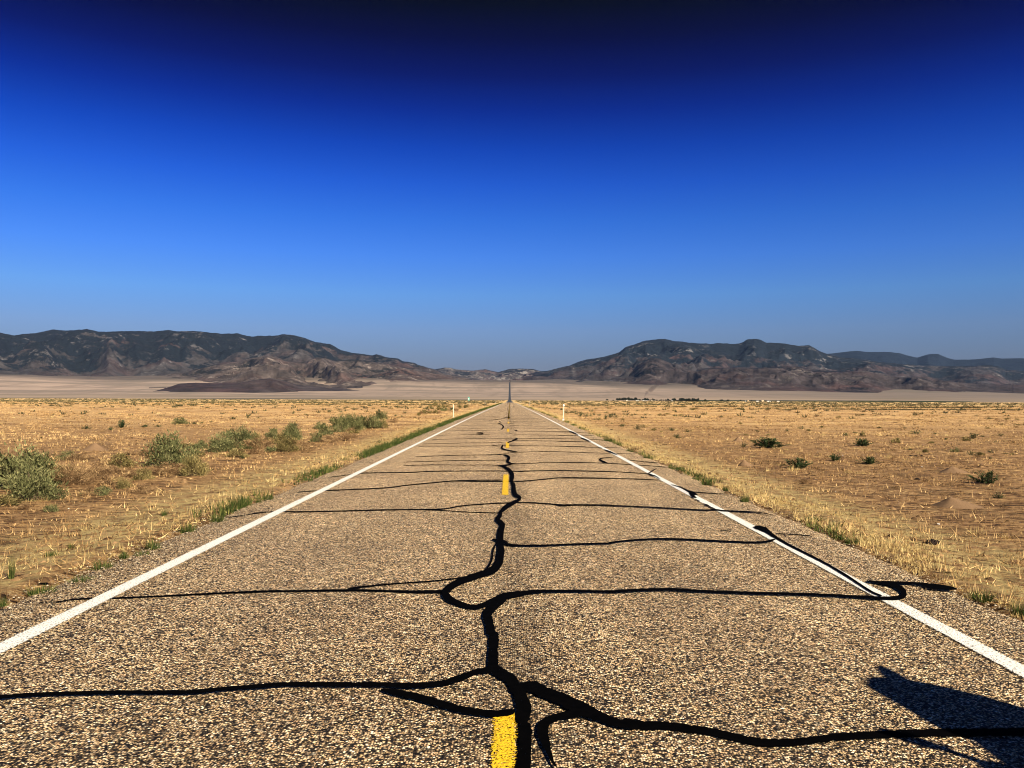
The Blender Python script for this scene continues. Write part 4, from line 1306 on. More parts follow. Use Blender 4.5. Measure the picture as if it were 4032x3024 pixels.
# the green strip on the left edge
y = np.exp(RNG.uniform(math.log(10.5), math.log(420), 3900))
x = LW - .02 - np.abs(RNG.normal(.16, .17, len(y)))
keep = RNG.uniform(0, 1, len(x)) < np.clip(-.05 + smooth(12, 26, y) * .80 + .55 * field(x * .2, y, .8, 3.1), .0, 1)
x, y = x[keep], y[keep]
blades("grass", x, y, (.07 + .11 * RNG.uniform(0, 1, len(x))) * (1 + y / 500), 9, .05 + .0012 * y, .009 + .0003 * y, .45, M_GREEN, .42, .17, "strip of green grass between gravel edge and straw")
# sprigs of green on the right edge
y = np.exp(RNG.uniform(math.log(9), math.log(200), 700))
x = RW + .06 + np.abs(RNG.normal(.05, .14, len(y)))
keep = field(x * .2, y, .9, 1.1) > .15
x, y = x[keep], y[keep]
blades("grass", x, y, (.05 + .09 * RNG.uniform(0, 1, len(x))) * (1 + y / 400), 9, .05 + .001 * y, .008 + .0003 * y, .5, M_GREEN, .5, .2, "scattered green sprigs along the straw verge")
# pale tall tufts standing out of the stubble
for sd_ in (-1, 1):
    x, y = frustum(430, 9, 70, 1.0, sd_)
    keep = field(x, y, .45, 8.) > .02
    x, y = x[keep], y[keep]
    blades("grass", x, y, .06 + .11 * RNG.uniform(0, 1, len(x)) ** 2, 26, .09, .006 + .0002 * y, .75, M_STRAW, .48, .16,
           "taller straw tufts among the stubble, " + ("right plain" if sd_ > 0 else "left plain"))
# scrub past counting, far out
xs2, ys2 = [], []
for sd_ in (-1, 1):
    x, y = frustum(5200, 70, 1500, .95, sd_)
    keep = (np.abs(x) > 9) & (RNG.uniform(0, 1, len(x)) < np.clip(.25 + 1.1 * field(x * .35, y, .035, 2.4) + .35 * smooth(120, 300, y), .02, 1))
    xs2.append(x[keep])
    ys2.append(y[keep])
for yy_, n_, x0, x1 in ((208, 420, 12, 130), (152, 260, 40, 110), (230, 170, -60, -6), (215, 130, -160, -60), (290, 420, 20, 210), (330, 260, -230, -60)):
    xs2.append(RNG.uniform(x0, x1, n_))
    ys2.append(yy_ + RNG.normal(0, 2.2, n_))
x, y = np.concatenate(xs2), np.concatenate(ys2)
blades("scrub", x, y, .16 + .30 * RNG.uniform(0, 1, len(x)) ** 2 + y * .0006, 12, .10 + .0016 * y, .05 + .0008 * y, .7, M_SCRUB, .40, .2, "dark low scrub dotted over the far plain")

# ---- single green tufts at the edges, near enough to count


def tuft_mesh(seed, nb, lean):
    g = np.random.default_rng(seed)
    th = g.uniform(0, 6.28, nb)
    r = np.sqrt(g.uniform(0, 1, nb)) * .36
    b = np.stack([np.cos(th) * r, np.sin(th) * r, np.zeros(nb)], -1)
    ln = np.abs(g.normal(0, lean, nb)).clip(0, 1.2)
    L = g.uniform(.45, 1.08, nb)
    th2 = th + g.normal(0, .6, nb)
    d = np.stack([np.cos(th2) * np.sin(ln) * .8, np.sin(th2) * np.sin(ln) * .8, np.cos(ln)], -1) * L[:, None]
    V, F = tri_cloud(b, b + d, g.uniform(.03, .06, nb), g.uniform(0, 6.3, nb))
    return V, F, np.repeat(np.clip(g.normal(.45, .22, nb), 0, 1), 3)


TM = []
for k in range(3):
    V, F, T = tuft_mesh(300 + k, 130, .42 + .1 * k)
    o = mesh_np("grass_tuft", V, F, M_GREEN, None, {'tint': T})
    TM.append(o.data)
    bpy.data.objects.remove(o)


def tuft(px, py, wpx, hpx, label, group, name="grass_tuft", cat="grass tuft"):
    p = at(px, py)
    D = (p - CAM).dot(ray(2007, 1566))
    o = bpy.data.objects.new(name, random.choice(TM))
    COL.objects.link(o)
    o.location = (p.x, p.y, p.z - .01)
    o.scale = (wpx / FPX * D * 1.15, wpx / FPX * D, hpx / FPX * D)
    o.rotation_euler = (0, 0, random.uniform(0, 6.28))
    return tag(o, label, cat, group)


for zx, zy, w, h in [(310, 680, 190, 92), (640, 590, 150, 80), (720, 575, 70, 50), (810, 480, 150, 92), (980, 395, 90, 80), (1130, 380, 110, 70), (1210, 330, 140, 110), (1480, 195, 120, 110), (1730, 115, 95, 80), (90, 560, 46, 230), (20, 770, 70, 90),
                     (400, 380, 90, 60), (560, 320, 60, 60), (1300, 60, 50, 60)]:
    tuft(zx / 2.011, 2000 + zy / 2.011, w / 2.011, h / 2.011, "green grass tuft at the near left gravel edge, standing apart", "near green tufts, left edge")
for zx, zy, w, h in [(640, 1030, 100, 78), (330, 1105, 110, 110), (400, 1090, 100, 100), (290, 1085, 50, 120), (140, 1245, 110, 110), (540, 1060, 60, 70)]:
    tuft(800 + zx / 2.458, 1550 + zy / 2.458, w / 2.458, h / 2.458, "green grass tuft at the near left gravel edge, standing apart", "near green tufts, left edge")
for zx, zy, w, h in [(470, 462, 95, 56), (310, 395, 50, 26), (590, 502, 62, 46), (690, 562, 74, 42), (850, 627, 78, 52), (1160, 730, 64, 34), (1075, 722, 44, 26), (1430, 888, 112, 88), (1620, 935, 60, 60), (1800, 1052, 105, 92), (1320, 835, 70, 40)]:
    tuft(2200 + zx / 2.458, 1550 + zy / 2.458, w / 2.458, h / 2.458, "bushy green weed rooted at the right gravel edge", "weeds on the right gravel edge", "roadside_weed", "weed")
for zx, zy, w, h in [(1990, 830, 120, 72), (2185, 905, 70, 90), (1090, 405, 80, 40), (1290, 525, 90, 40)]:
    tuft(2400 + zx / 1.355, 1750 + zy / 1.355, w / 1.355, h / 1.355, "bushy green weed rooted at the right gravel edge", "weeds on the right gravel edge", "roadside_weed", "weed")

# ---- earth mounds, dung and stones
t = NT("mound_soil")
t.color(t.ramp(t.noise(60, 5, .7), [(.3, (.14, .085, .048)), (.7, (.25, .155, .085))]))
t.bump(t.noise(140, 4, .7), .6, .006)
M_MOUND = t.m


def mound(px, py, wpx, hpx, peak, label):
    p = at(px, py)
    D = (p - CAM).dot(ray(2007, 1566))
    w, h = wpx / FPX * D, hpx / FPX * D
    V, F = [], []
    nr_, na = 12, 30
    for i in range(nr_ + 1):
        f = i / nr_
        for k in range(na):
            a = k * 2 * math.pi / na
            r = f * (1 + .14 * noise.noise(Vector((math.cos(a) * 1.5, math.sin(a) * 1.5, px))))
            z = (1 - f) ** 1.15 * (1 + .12 * noise.noise(Vector((math.cos(a) * f * 4, math.sin(a) * f * 4, px))))
            x = p.x + r * math.cos(a) * w / 2 + (1 - f) * peak * w
            y = p.y + r * math.sin(a) * w * .45
            V.append((x, y, float(zg(x, y)) - .012 + z * h))
    for i in range(nr_):
        for k in range(na):
            F.append((i * na + k, i * na + (k + 1) % na, (i + 1) * na + (k + 1) % na, (i + 1) * na + k))
    o = mesh_np("dirt_mound", V, F, M_MOUND, smooth_shade=True)
    tag(o, label, "mound")


mound(3770, 1994, 205, 40, -.13, "larger pointed mound of bare earth at the right picture edge")
mound(3752, 1860, 120, 28, -.02, "small pointed earth mound left of the big green edge clump")
mound(2935, 1834, 66, 27, -.1, "little earth mound below the largest green clump")
mound(2575, 1737, 34, 15, .05, "pale tiny earth mound near the golden verge")
mound(2905, 1737, 44, 20, .05, "flat earth mound above the largest green clump")
mound(375, 1772, 105, 32, .0, "smooth pale earth mound left of the rounded sagebrush")

M_DUNG = plain("dried_dung", (.022, .014, .010), .95, 60, .5)
M_STONE = plain("pale_stone", (.66, .62, .56), .8, 40, .15)


def lump(name, px, py, wpx, hpx, mat, label, cat, group=None, seed=0):
    p = at(px, py)
    D = (p - CAM).dot(ray(2007, 1566))
    bm = bmesh.new()
    bmesh.ops.create_icosphere(bm, subdivisions=4, radius=1)
    for v in bm.verts:
        n_ = v.co.normalized()
        f = .72 + .55 * abs(noise.noise(n_ * 2.1 + Vector((seed, 0, 0)))) + .22 * noise.noise(n_ * 5 + Vector((seed, 3, 0)))
        v.co = n_ * f
        v.co.z = max(v.co.z, -.25)
    o = bm_obj(name, bm, mat, None, False)
    o.location = p
    o.scale = (wpx / FPX * D / 2, wpx / FPX * D / 2.2, hpx / FPX * D * .8)
    return tag(o, label, cat, group)


lump("cow_pat", 3672, 2143, 62, 26, M_DUNG, "big black crumbled cow pat beside the right verge", "cow pat", seed=1)
lump("cow_pat", 3595, 2130, 16, 8, M_DUNG, "small black crumb of dung left of the big cow pat", "cow pat", seed=2)
for k, (px, py, w, h) in enumerate([(3588, 1796, 20, 7), (3606, 1797, 22, 6), (3628, 1796, 14, 7), (2390, 1675, 9, 4), (2408, 1692, 12, 4), (2582, 1750, 16, 5), (2617, 1750, 24, 4), (3629, 1797, 12, 6), (3612, 1888, 22, 9), (820, 1853, 18, 5), (1650, 1690, 14, 4), (2712, 1814, 14, 5), (2305, 1685, 6, 4)]):
    lump("cow_pat", px, py, w, h, M_DUNG, "small dark dung lump lying on the open plain", "cow pat", "dung lumps on the plain", 5 + k)
for k, (px, py, w, h) in enumerate([(3695, 2064, 14, 5), (3290, 1937, 5, 3), (3318, 1793, 6, 3), (3630, 1838, 6, 3), (137, 1730, 6, 3), (270, 2003, 7, 3), (2400, 1641, 4, 4), (3640, 1620, 4, 2)]):
    lump("pale_stone", px, py, w, h, M_STONE, "small white stone lying on the plain", "stone", "white stones on the plain", 40 + k)

# ------------------------------------------------------------------ roadside posts and the sign
M_POST = plain("post_white_paint", (.60, .56, .44), .6, 20, .10)
M_POSTDK = plain("post_black_band", (.03, .03, .03), .7, 20)
M_REFL = plain("post_reflector", (.86, .86, .82), .25, 20, .05)
M_STEEL = plain("galvanised_steel", (.30, .31, .29), .5, 30, .2, .6)


def make_post():
    root = empty("delineator_post", (0, 0, 0))
    bm = bmesh.new()
    bm_box(bm, (0, 0, .545), (.066, .03, 1.13), bevel=.010)
    bm_obj("post_body", bm, M_POST, root)
    bm = bmesh.new()
    bmesh.ops.create_cone(bm, cap_ends=True, segments=20, radius1=.062, radius2=.062, depth=.02, matrix=Matrix.Translation((0, -.028, 1.09)) @ Matrix.Rotation(R(90), 4, 'X'))
    bm_obj("reflector", bm, M_REFL, root)
    bm = bmesh.new()
    bm_box(bm, (0, 0, .165), (.092, .042, .05))
    bm_obj("band", bm, M_POSTDK, root)
    bm = bmesh.new()
    bm_box(bm, (0, 0, .06), (.11, .06, .16), bevel=.01)
    bm_obj("foot_sleeve", bm, M_REFL, root)
    return root


post0 = make_post()
POSTS = [(2218, 1656, "white roadside post with round reflector and black band, first on the right"),
         (1786.4, 1646, "slim white roadside post by the green grass strip, first on the left"),
         (2086, 1599, "second white post on the right, before the dark bush row"),
         (2051, 1592.5, "third and smallest white post on the right, near the crest"),
         (1910, 1595, "second white post on the left, past the green sign"),
         (1952, 1590, "third and smallest white post on the left, near the crest")]
for i, (px, py, lab) in enumerate(POSTS):
    o = post0 if i == 0 else copy_thing(post0)
    o.location = at(px, py)
    o.rotation_euler = (R(random.uniform(-1, 1)), R((1.6, -1.5, 1, .4, -.6, .5)[i]), R((0, 4, -3, 2, 5, -4)[i]))
    tag(o, lab, "post", "white delineator posts along the road")
    if i in (1, 4, 5):
        for ch in list(o.children):
            if ch.name.startswith(('band', 'reflector', 'foot')):
                bpy.data.objects.remove(ch)

p = at(1845.8, 1596)
D = p.y
sgn = empty("mile_marker", p)
tag(sgn, "small green mile marker plate on a thin post left of the road", "road sign")
bm = bmesh.new()
bm_box(bm, (0, 0, .85), (.05, .05, 1.95), bevel=.006)
bm_obj("sign_post", bm, M_STEEL, sgn)
ph, pw = 13.0 / FPX * D, 7.2 / FPX * D
zc = 25.5 / FPX * D
M_SIGN = plain("green_sign", (.02, .26, .19), .4, 10, .1)
M_SIGNW = plain("sign_white", (.75, .82, .78), .4, 10, .05)


def rounded_plate(w, h, r, th, yc, z):
    bm = bmesh.new()
    vs = []
    for cx_, cz_, a0 in ((w / 2 - r, h / 2 - r, 0), (-w / 2 + r, h / 2 - r, 90), (-w / 2 + r, -h / 2 + r, 180), (w / 2 - r, -h / 2 + r, 270)):
        for k in range(6):
            a = R(a0 + k * 18)
            vs.append(bm.verts.new((cx_ + r * math.cos(a), yc, z + cz_ + r * math.sin(a))))
    f = bm.faces.new(vs)
    e = bmesh.ops.extrude_face_region(bm, geom=[f])
    for v in e['geom']:
        if isinstance(v, bmesh.types.BMVert):
            v.co.y += th
    bmesh.ops.recalc_face_normals(bm, faces=bm.faces[:])
    return bm


bm_obj("plate", rounded_plate(pw, ph, pw * .25, .004, -.031, zc), M_SIGN, sgn)
bm_obj("plate_border", rounded_plate(pw * 1.06, ph * 1.04, pw * .27, .003, -.027, zc), M_SIGNW, sgn)
bm_obj("plate_marking", rounded_plate(pw * .42, ph * .5, pw * .15, .002, -.0335, zc), M_SIGNW, sgn)

# ------------------------------------------------------------------ the ranch far off: trees, sheds, field, smoke
RY = 1930.0


def ranch_x(px):
    d = ray(px, 1577)
    return d.x / d.y * RY


PXM = RY / FPX
M_TREEA = leaf_mat("ranch_tree_leaves", (.008, .013, .009), (.016, .025, .016), (.035, .046, .028), .1)
M_BARK = plain("tree_bark", (.06, .045, .035), .9, 2)
TREES = []
for k in range(5):
    g = np.random.default_rng(500 + k)
    nc_ = 26
    th = g.uniform(0, 6.28, nc_)
    r = np.sqrt(g.uniform(0, 1, nc_)) * .42
    cz = .32 + g.uniform(0, .62, nc_) * (1 - .5 * r / .42)
    cc = np.stack([np.cos(th) * r, np.sin(th) * r, cz], -1)
    n_ = 520
    q = g.integers(0, nc_, n_)
    p = cc[q] + g.normal(0, .075, (n_, 3))
    d = g.normal(0, 1, (n_, 3))
    d /= np.linalg.norm(d, axis=1, keepdims=True)
    V, F = tri_cloud(p - d * .05, p + d * .09, g.uniform(.07, .13, n_), g.uniform(0, 6.3, n_))
    o = mesh_np("crown", V, F, M_TREEA, None, {'tint': np.repeat(np.clip(g.normal(.45, .2, nc_)[q] + g.normal(0, .1, n_), 0, 1), 3)})
    bm = bmesh.new()
    bm_tube(bm, [(0, 0, -.02), (.01, 0, .2), (0, .01, .42), (.02, .02, .7)], [.045, .035, .026, .01], 7)
    for a in range(4):
        bm_tube(bm, [(0, 0, .3 + .05 * a), (math.cos(a * 1.6) * .14, math.sin(a * 1.6) * .14, .45 + .05 * a), (math.cos(a * 1.6) * .25, math.sin(a * 1.6) * .25, .62 + .05 * a)], [.018, .012, .005], 5)
    tr = bm_obj("trunk", bm, M_BARK)
    TREES.append((o.data, tr.data))
    bpy.data.objects.remove(o)
    bpy.data.objects.remove(tr)


def ranch_tree(px, hpx, wpx, label, group, dy=0.0):
    x = ranch_x(px)
    y = RY + dy + random.uniform(-14, 14)
    root = empty("ranch_tree", (x, y, float(zg(x, y)) - .1), random.uniform(0, 6.28))
    root.scale = (wpx * PXM * 1.15, wpx * PXM * 1.15, hpx * PXM * 1.08)
    cm, tmm = random.choice(TREES)
    for nm, me in (("crown", cm), ("trunk", tmm)):
        o = bpy.data.objects.new(nm, me)
        COL.objects.link(o)
        o.parent = root
    return tag(root, label, "tree", group)


ga, gb = "trees left of the smoke at the ranch", "trees right of the smoke at the ranch"
la, lb = "dark leafy tree in the ranch grove left of the smoke", "dark leafy tree in the ranch grove right of the smoke"
for zx, hpx, wpx in [(395, 11, 10), (440, 10, 9), (480, 12, 12), (540, 12, 12), (600, 14, 13), (660, 13, 12), (720, 15.5, 10), (760, 11, 9), (800, 11, 12), (870, 12, 13), (920, 10, 9), (965, 15, 12), (1010, 9, 8), (1060, 9, 10)]:
    ranch_tree(2380 + zx / 7.373, hpx, wpx, la, ga, 25)
ranch_tree(2380 + 80 / 7.373, 7.5, 9.5, "small round tree standing alone at the left end of the ranch", None)
ranch_tree(2380 + 245 / 7.373, 4.5, 8, "low wide tree between the lone tree and the ranch grove", None)
for zx, hpx, wpx in [(1135, 8, 6), (1200, 12, 14), (1290, 12, 11), (1330, 10, 10), (1370, 7, 8), (1475, 12, 5), (1510, 8, 10), (1560, 6, 8), (1650, 5, 8), (1730, 7, 8), (1780, 6, 7), (1860, 7, 9), (1935, 10, 9), (2030, 11, 11), (2075, 12, 11), (2135, 12, 7)]:
    ranch_tree(2380 + zx / 7.373, hpx, wpx, lb, gb, 25)
for zx, hpx, wpx in [(250, 12.5, 14), (310, 13, 13), (360, 12.5, 14), (410, 9, 10), (450, 11, 12), (510, 12, 12), (560, 12.5, 12), (610, 13, 12), (680, 12, 13), (740, 10, 10), (790, 10, 9), (818, 13, 8)]:
    ranch_tree(2650 + zx / 7.373, hpx, wpx, "dark tree of the long dense row right of the ranch", "dense tree row right of the ranch", 20)
ranch_tree(2650 + 965 / 7.373, 9, 9, "single round tree just past the dense tree row", None)
ranch_tree(2650 + 1440 / 7.373, 8, 13, "pale wide tree, left one of two beyond the single round tree", None)
ranch_tree(2650 + 1565 / 7.373, 8, 9, "compact dark tree, right one of two beyond the single round tree", None)
ranch_tree(2650 + 1922 / 7.373, 7, 6, "dark tree pressed against the tan barn", None)
ranch_tree(2950 + 100 / 7.373, 6, 6, "dark tree left of the cream barn", None)

M_WALLW = plain("shed_white", (.85, .84, .80), .7, 1, .05)
M_WALLT = plain("barn_tan", (.66, .50, .32), .8, 1, .1)
M_ROOF = plain("shed_roof", (.50, .49, .47), .5, 1, .1)
M_WIN = plain("shed_opening", (.02, .02, .025), .3, 1)


def shed(px, wpx, hpx, wall, label, dy=-30.0, roof_h=.35):
    x = ranch_x(px)
    y = RY + dy
    w, h = max(wpx * PXM, 2.0), max(hpx * PXM, 1.8)
    dp = w * .7
    root = empty("ranch_building", (x, y, float(zg(x, y)) - .1), R(random.uniform(-12, 12)))
    hw = h * (1 - roof_h * .6)
    bm = bmesh.new()
    bm_box(bm, (0, 0, hw / 2), (w, dp, hw))
    bm_obj("wall", bm, wall, root)
    bm = bmesh.new()
    e = .25
    pr = [(-w / 2 - e, -dp / 2 - e, hw + .003), (w / 2 + e, -dp / 2 - e, hw + .003), (w / 2 + e, dp / 2 + e, hw + .003), (-w / 2 - e, dp / 2 + e, hw + .003), (-w / 2 - e, 0, h), (w / 2 + e, 0, h)]
    vs = [bm.verts.new(q) for q in pr]
    for f in ((0, 1, 5, 4), (2, 3, 4, 5), (0, 4, 3), (1, 2, 5), (3, 2, 1, 0)):
        bm.faces.new([vs[q] for q in f])
    bm_obj("roof", bm, M_ROOF if wall is M_WALLW else wall, root)
    bm = bmesh.new()
    bm_box(bm, (w * .15, -dp / 2 - .012, hw * .42), (w * .22, .02, hw * .7))
    bm_obj("door", bm, M_WIN, root)
    return tag(root, label, "farm building")


shed(2380 + 600 / 7.373, 4.8, 3.4, M_WALLW, "white ranch house at the foot of the grove left of the smoke")
shed(2380 + 665 / 7.373, 8, 3.0, plain("shed_grey", (.24, .23, .22), .8, 1), "low grey barn right of the white ranch house", -26)
shed(2380 + 875 / 7.373, 3.0, 2.6, M_WALLW, "tiny white shed, left of the pair under the grove")
shed(2380 + 922 / 7.373, 5.0, 2.4, M_WALLW, "wider white shed, right of the pair under the grove")
shed(2380 + 1015 / 7.373, 6.4, 3.0, M_WALLW, "white trailer nearest to the foot of the smoke", -60)
shed(2380 + 1160 / 7.373, 7.0, 2.8, plain("shed_pale_grey", (.42, .42, .43), .6, 1), "pale grey metal shed right of the smoke")
shed(2380 + 1245 / 7.373, 3.6, 2.8, plain("shed_cream", (.75, .66, .48), .7, 1), "small cream shed among the trees right of the smoke", -60)
shed(2380 + 1818 / 7.373, 3.6, 3.2, M_WALLW, "white hut alone in the gap of the ranch trees", -60)
shed(2650 + 1858 / 7.373, 4.2, 1.8, M_WALLW, "low white shed left of the tan barn's dark tree", -70)
shed(2650 + 1970 / 7.373, 5.0, 4.6, M_WALLT, "tan barn with the dark tree against it", -60)
shed(2950 + 158 / 7.373, 8.2, 5.0, M_WALLT, "cream square barn, biggest building right of the ranch", -60)
shed(2950 + 285 / 7.373, 12.5, 2.2, M_WALLW, "long low white shed right of the cream barn", -70)
shed(2950 + 475 / 7.373, 8.0, 2.2, M_WALLW, "white shed at the start of the dark green field", -90)
shed(2650 + 2190 / 7.373, 10, 1.8, M_WALLW, "long pale shed between the tan and the cream barn", -70)

# irrigated field: a dense crop standing about a metre and a half
M_CROP = plain("crop_green", (.010, .020, .007), .95, .05, .3)
bm = bmesh.new()
xl, xr = ranch_x(2755), ranch_x(3962)
N_ = 60
top, bot = [], []
for i in range(N_ + 1):
    f = i / N_
    x = xl + (xr - xl) * f
    y = RY + 20 + 120 * f
    hgt = (1.7 if f > .15 else 1.9) + .5 * noise.noise(Vector((x * .03, 0, 0)))
    z = float(zg(x, y))
    z2 = float(zg(x, y + 420))
    bot.append((bm.verts.new((x, y, z - .5)), bm.verts.new((x, y + 420, z2 - .5))))
    top.append((bm.verts.new((x, y, z + hgt)), bm.verts.new((x, y + 420, z2 + hgt))))
for i in range(N_):
    bm.faces.new((bot[i][0], bot[i + 1][0], top[i + 1][0], top[i][0]))
    bm.faces.new((top[i][0], top[i + 1][0], top[i + 1][1], top[i][1]))
    bm.faces.new((bot[i + 1][1], bot[i][1], top[i][1], top[i + 1][1]))
tag(bm_obj("crops", bm, M_CROP), "long dark green irrigated field at the edge of the plain", None, None, 'stuff')

# dark smoke drifting up and to the right
M_SMOKE = bpy.data.materials.new("dark_smoke")
M_SMOKE.use_nodes = True
tn = M_SMOKE.node_tree
tn.nodes.remove(tn.nodes['Principled BSDF'])
pv = tn.nodes.new('ShaderNodeVolumePrincipled')
pv.inputs['Color'].default_value = (.20, .16, .17, 1)
pv.inputs['Density'].default_value = .075
tn.links.new(pv.outputs[0], tn.nodes['Material Output'].inputs['Volume'])
bm = bmesh.new()
path, rad_ = [], []
sx = [(2531, 1572, 1.5), (2536, 1562, 3.2), (2542, 1553, 5), (2549, 1545, 7), (2557, 1538, 8.5), (2566, 1533, 8.5), (2577, 1526, 8), (2588, 1514, 9), (2598, 1500, 10)]
for px, py, r in sx:
    d = ray(px, py)
    path.append(CAM + d * ((RY + 30) / d.y))
    rad_.append(r * PXM)
bm_tube(bm, path, rad_, 16)
bmesh.ops.subdivide_edges(bm, edges=bm.edges[:], cuts=3, use_grid_fill=True)
for v in bm.verts:
    n_ = noise.noise_vector(v.co * .11) + noise.noise_vector(v.co * .3) * .4
    v.co += n_ * 2.6
bmesh.ops.recalc_face_normals(bm, faces=bm.faces[:])
tag(bm_obj("smoke", bm, M_SMOKE), "dark smoke column drifting up from the ranch", None, None, 'stuff')

# ------------------------------------------------------------------ the person whose shadow falls on the lane
SA = Vector((-SUNDIR.x, -SUNDIR.y)).normalized()
FEET = Vector((3.869, 2.028))
per = empty("person", (FEET.x, FEET.y, float(prof(FEET.y)) + ROAD_Z))
tag(per, "person in a hooded jacket and billed cap on the shoulder, phone held out sideways", "person")
M_SKIN = plain("skin", (.45, .28, .20), .6, 20, .06)
M_SHIRT = plain("shirt_cloth", (.12, .16, .24), .9, 30, .15)
M_JEANS = plain("jeans_cloth", (.04, .06, .11), .9, 40, .2)
M_HAT = plain("hat_felt", (.20, .13, .07), .9, 30, .15)
M_HAIR = plain("hair_brown", (.05, .03, .02), .7, 60, .3)
M_SHOE = plain("boot_leather", (.08, .05, .03), .6, 30, .2)
M_EYE = plain("eye_white", (.75, .74, .72), .3, 5, .02)
M_PHONE = plain("phone_black", (.01, .01, .012), .3, 10, .1)


def skin(name, verts, edges, radii, mat, parent, root=0, sub=2):
    me = bpy.data.meshes.new(name)
    me.from_pydata(verts, edges, [])
    o = bpy.data.objects.new(name, me)
    COL.objects.link(o)
    o.parent = parent
    me.materials.append(mat)
    md = o.modifiers.new("skin", 'SKIN')
    md.use_smooth_shade = True
    for i, r in enumerate(radii):
        v = me.skin_vertices[0].data[i]
        v.radius = r if isinstance(r, tuple) else (r, r)
        v.use_root = i == root
    sm_ = o.modifiers.new("sub", 'SUBSURF')
    sm_.levels = sm_.render_levels = sub
    return o


bv, be, br = [], [], []


def J(co, r, prev=None):
    bv.append(co)
    br.append(r)
    if prev is not None:
        be.append((prev, len(bv) - 1))
    return len(bv) - 1


pel = J((0, 0, .95), (.15, .11))
wst = J((0, .0, 1.08), (.135, .10), pel)
chs = J((0, 0, 1.27), (.165, .115), wst)
upc = J((0, -.01, 1.40), (.13, .09), chs)
nek = J((0, 0, 1.475), (.058, .058), upc)
hd0 = J((0, .015, 1.535), (.066, .075), nek)
hd1 = J((0, .02, 1.61), (.078, .092), hd0)
hd2 = J((0, .012, 1.69), (.070, .085), hd1)


def arm(sh, el, wr, palm):
    a = J(sh, .058, upc)
    m = J(tuple((sh[i] + el[i]) / 2 for i in range(3)), .047, a)
    b = J(el, .040, m)
    m2 = J(tuple(el[i] * .6 + wr[i] * .4 for i in range(3)), .038, b)
    c = J(wr, .026, m2)
    d = J(palm, (.036, .016), c)
    pd = (Vector(palm) - Vector(wr)).normalized()
    sd_ = pd.cross(Vector((0, 1, 0))).normalized()
    fw = Vector((0, 1, 0))
    for k, L in enumerate((.070, .080, .075, .058)):
        b0 = Vector(palm) + sd_ * (k - 1.5) * .020 + pd * .03
        b1 = b0 + pd * L * .5 + fw * .012
        b2 = b1 + (pd * .55 + fw * .75).normalized() * L * .5
        i0 = J(tuple(b0), .0095, d)
        i1 = J(tuple(b1), .0085, i0)
        J(tuple(b2), .0075, i1)
    t0 = Vector(palm) - sd_ * .038 - pd * .01
    i0 = J(tuple(t0), .0105, d)
    J(tuple(t0 - sd_ * .022 + pd * .03 + fw * .02), .009, i0)


arm((-.20, -.01, 1.40), (-.56, .0, 1.15), (-.545, .03, 1.33), (-.54, .035, 1.40))
arm((.185, -.01, 1.395), (.22, .02, 1.12), (.12, .20, 1.16), (.06, .25, 1.19))
for s_ in (-1, 1):
    a = J((s_ * .10, 0, .86), .085, pel)
    k1 = J((s_ * .12, .01, .68), .078, a)
    k2 = J((s_ * .13, .02, .49), .056, k1)
    k3 = J((s_ * .14, -.005, .34), .055, k2)
    k4 = J((s_ * .15, -.02, .10), .038, k3)
    J((s_ * .16, .08, .045), (.036, .03), k4)
skin("body", bv, be, br, M_SKIN, per, pel)
# clothes
bm = bmesh.new()
NA = 28
rr_ = []
for z, cx_, rx, ry in [(.80, -.03, .29, .19), (1.0, -.03, .28, .18), (1.2, -.03, .29, .18), (1.34, -.04, .305, .17), (1.43, -.035, .315, .16), (1.51, .0, .285, .15), (1.59, .035, .24, .145), (1.66, .06, .20, .14), (1.71, .07, .16, .12), (1.74, .075, .09, .08)]:
    rr_.append([bm.verts.new((cx_ + rx * math.cos(k * 2 * math.pi / NA) * (1 + .02 * math.sin(k * 3 + z * 9)), ry * math.sin(k * 2 * math.pi / NA) - .01, z)) for k in range(NA)])
for a, b in zip(rr_[:-1], rr_[1:]):
    for k in range(NA):
        bm.faces.new((a[k], a[(k + 1) % NA], b[(k + 1) % NA], b[k]))
bm.faces.new(rr_[-1])
bm.faces.new(rr_[0][::-1])
bm_tube(bm, [(-.15, -.01, 1.38), (-.34, 0, 1.28), (-.56, 0, 1.15), (-.555, .015, 1.22), (-.55, .03, 1.29)], [.10, .085, .07, .064, .055], 14)
bm_tube(bm, [(.15, 0, 1.36), (.20, .01, 1.25), (.22, .02, 1.12), (.16, .13, 1.145)], [.10, .085, .07, .055], 14)
bm_obj("hooded_jacket", bm, M_SHIRT, per, True)
tv = [(0, 0, .97), (0, 0, .90)]
te = [(0, 1)]
tr_ = [(.16, .125), (.165, .13)]
for s_ in (-1, 1):
    b0 = len(tv)
    tv += [(s_ * .10, 0, .82), (s_ * .12, .01, .66), (s_ * .13, .02, .49), (s_ * .14, -.005, .32), (s_ * .15, -.015, .10)]
    te += [(1, b0), (b0, b0 + 1), (b0 + 1, b0 + 2), (b0 + 2, b0 + 3), (b0 + 3, b0 + 4)]
    tr_ += [.10, .09, .074, .07, .066]
skin("trousers", tv, te, tr_, M_JEANS, per, 0)
for s_ in (-1, 1):
    skin("boot", [(s_ * .15, -.03, .16), (s_ * .152, -.03, .06), (s_ * .158, .06, .05), (s_ * .165, .15, .04)], [(0, 1), (1, 2), (2, 3)], [.056, (.05, .052), (.048, .045), (.040, .034)], M_SHOE, per, 1)
bm = bmesh.new()
bmesh.ops.create_uvsphere(bm, u_segments=24, v_segments=16, radius=1)
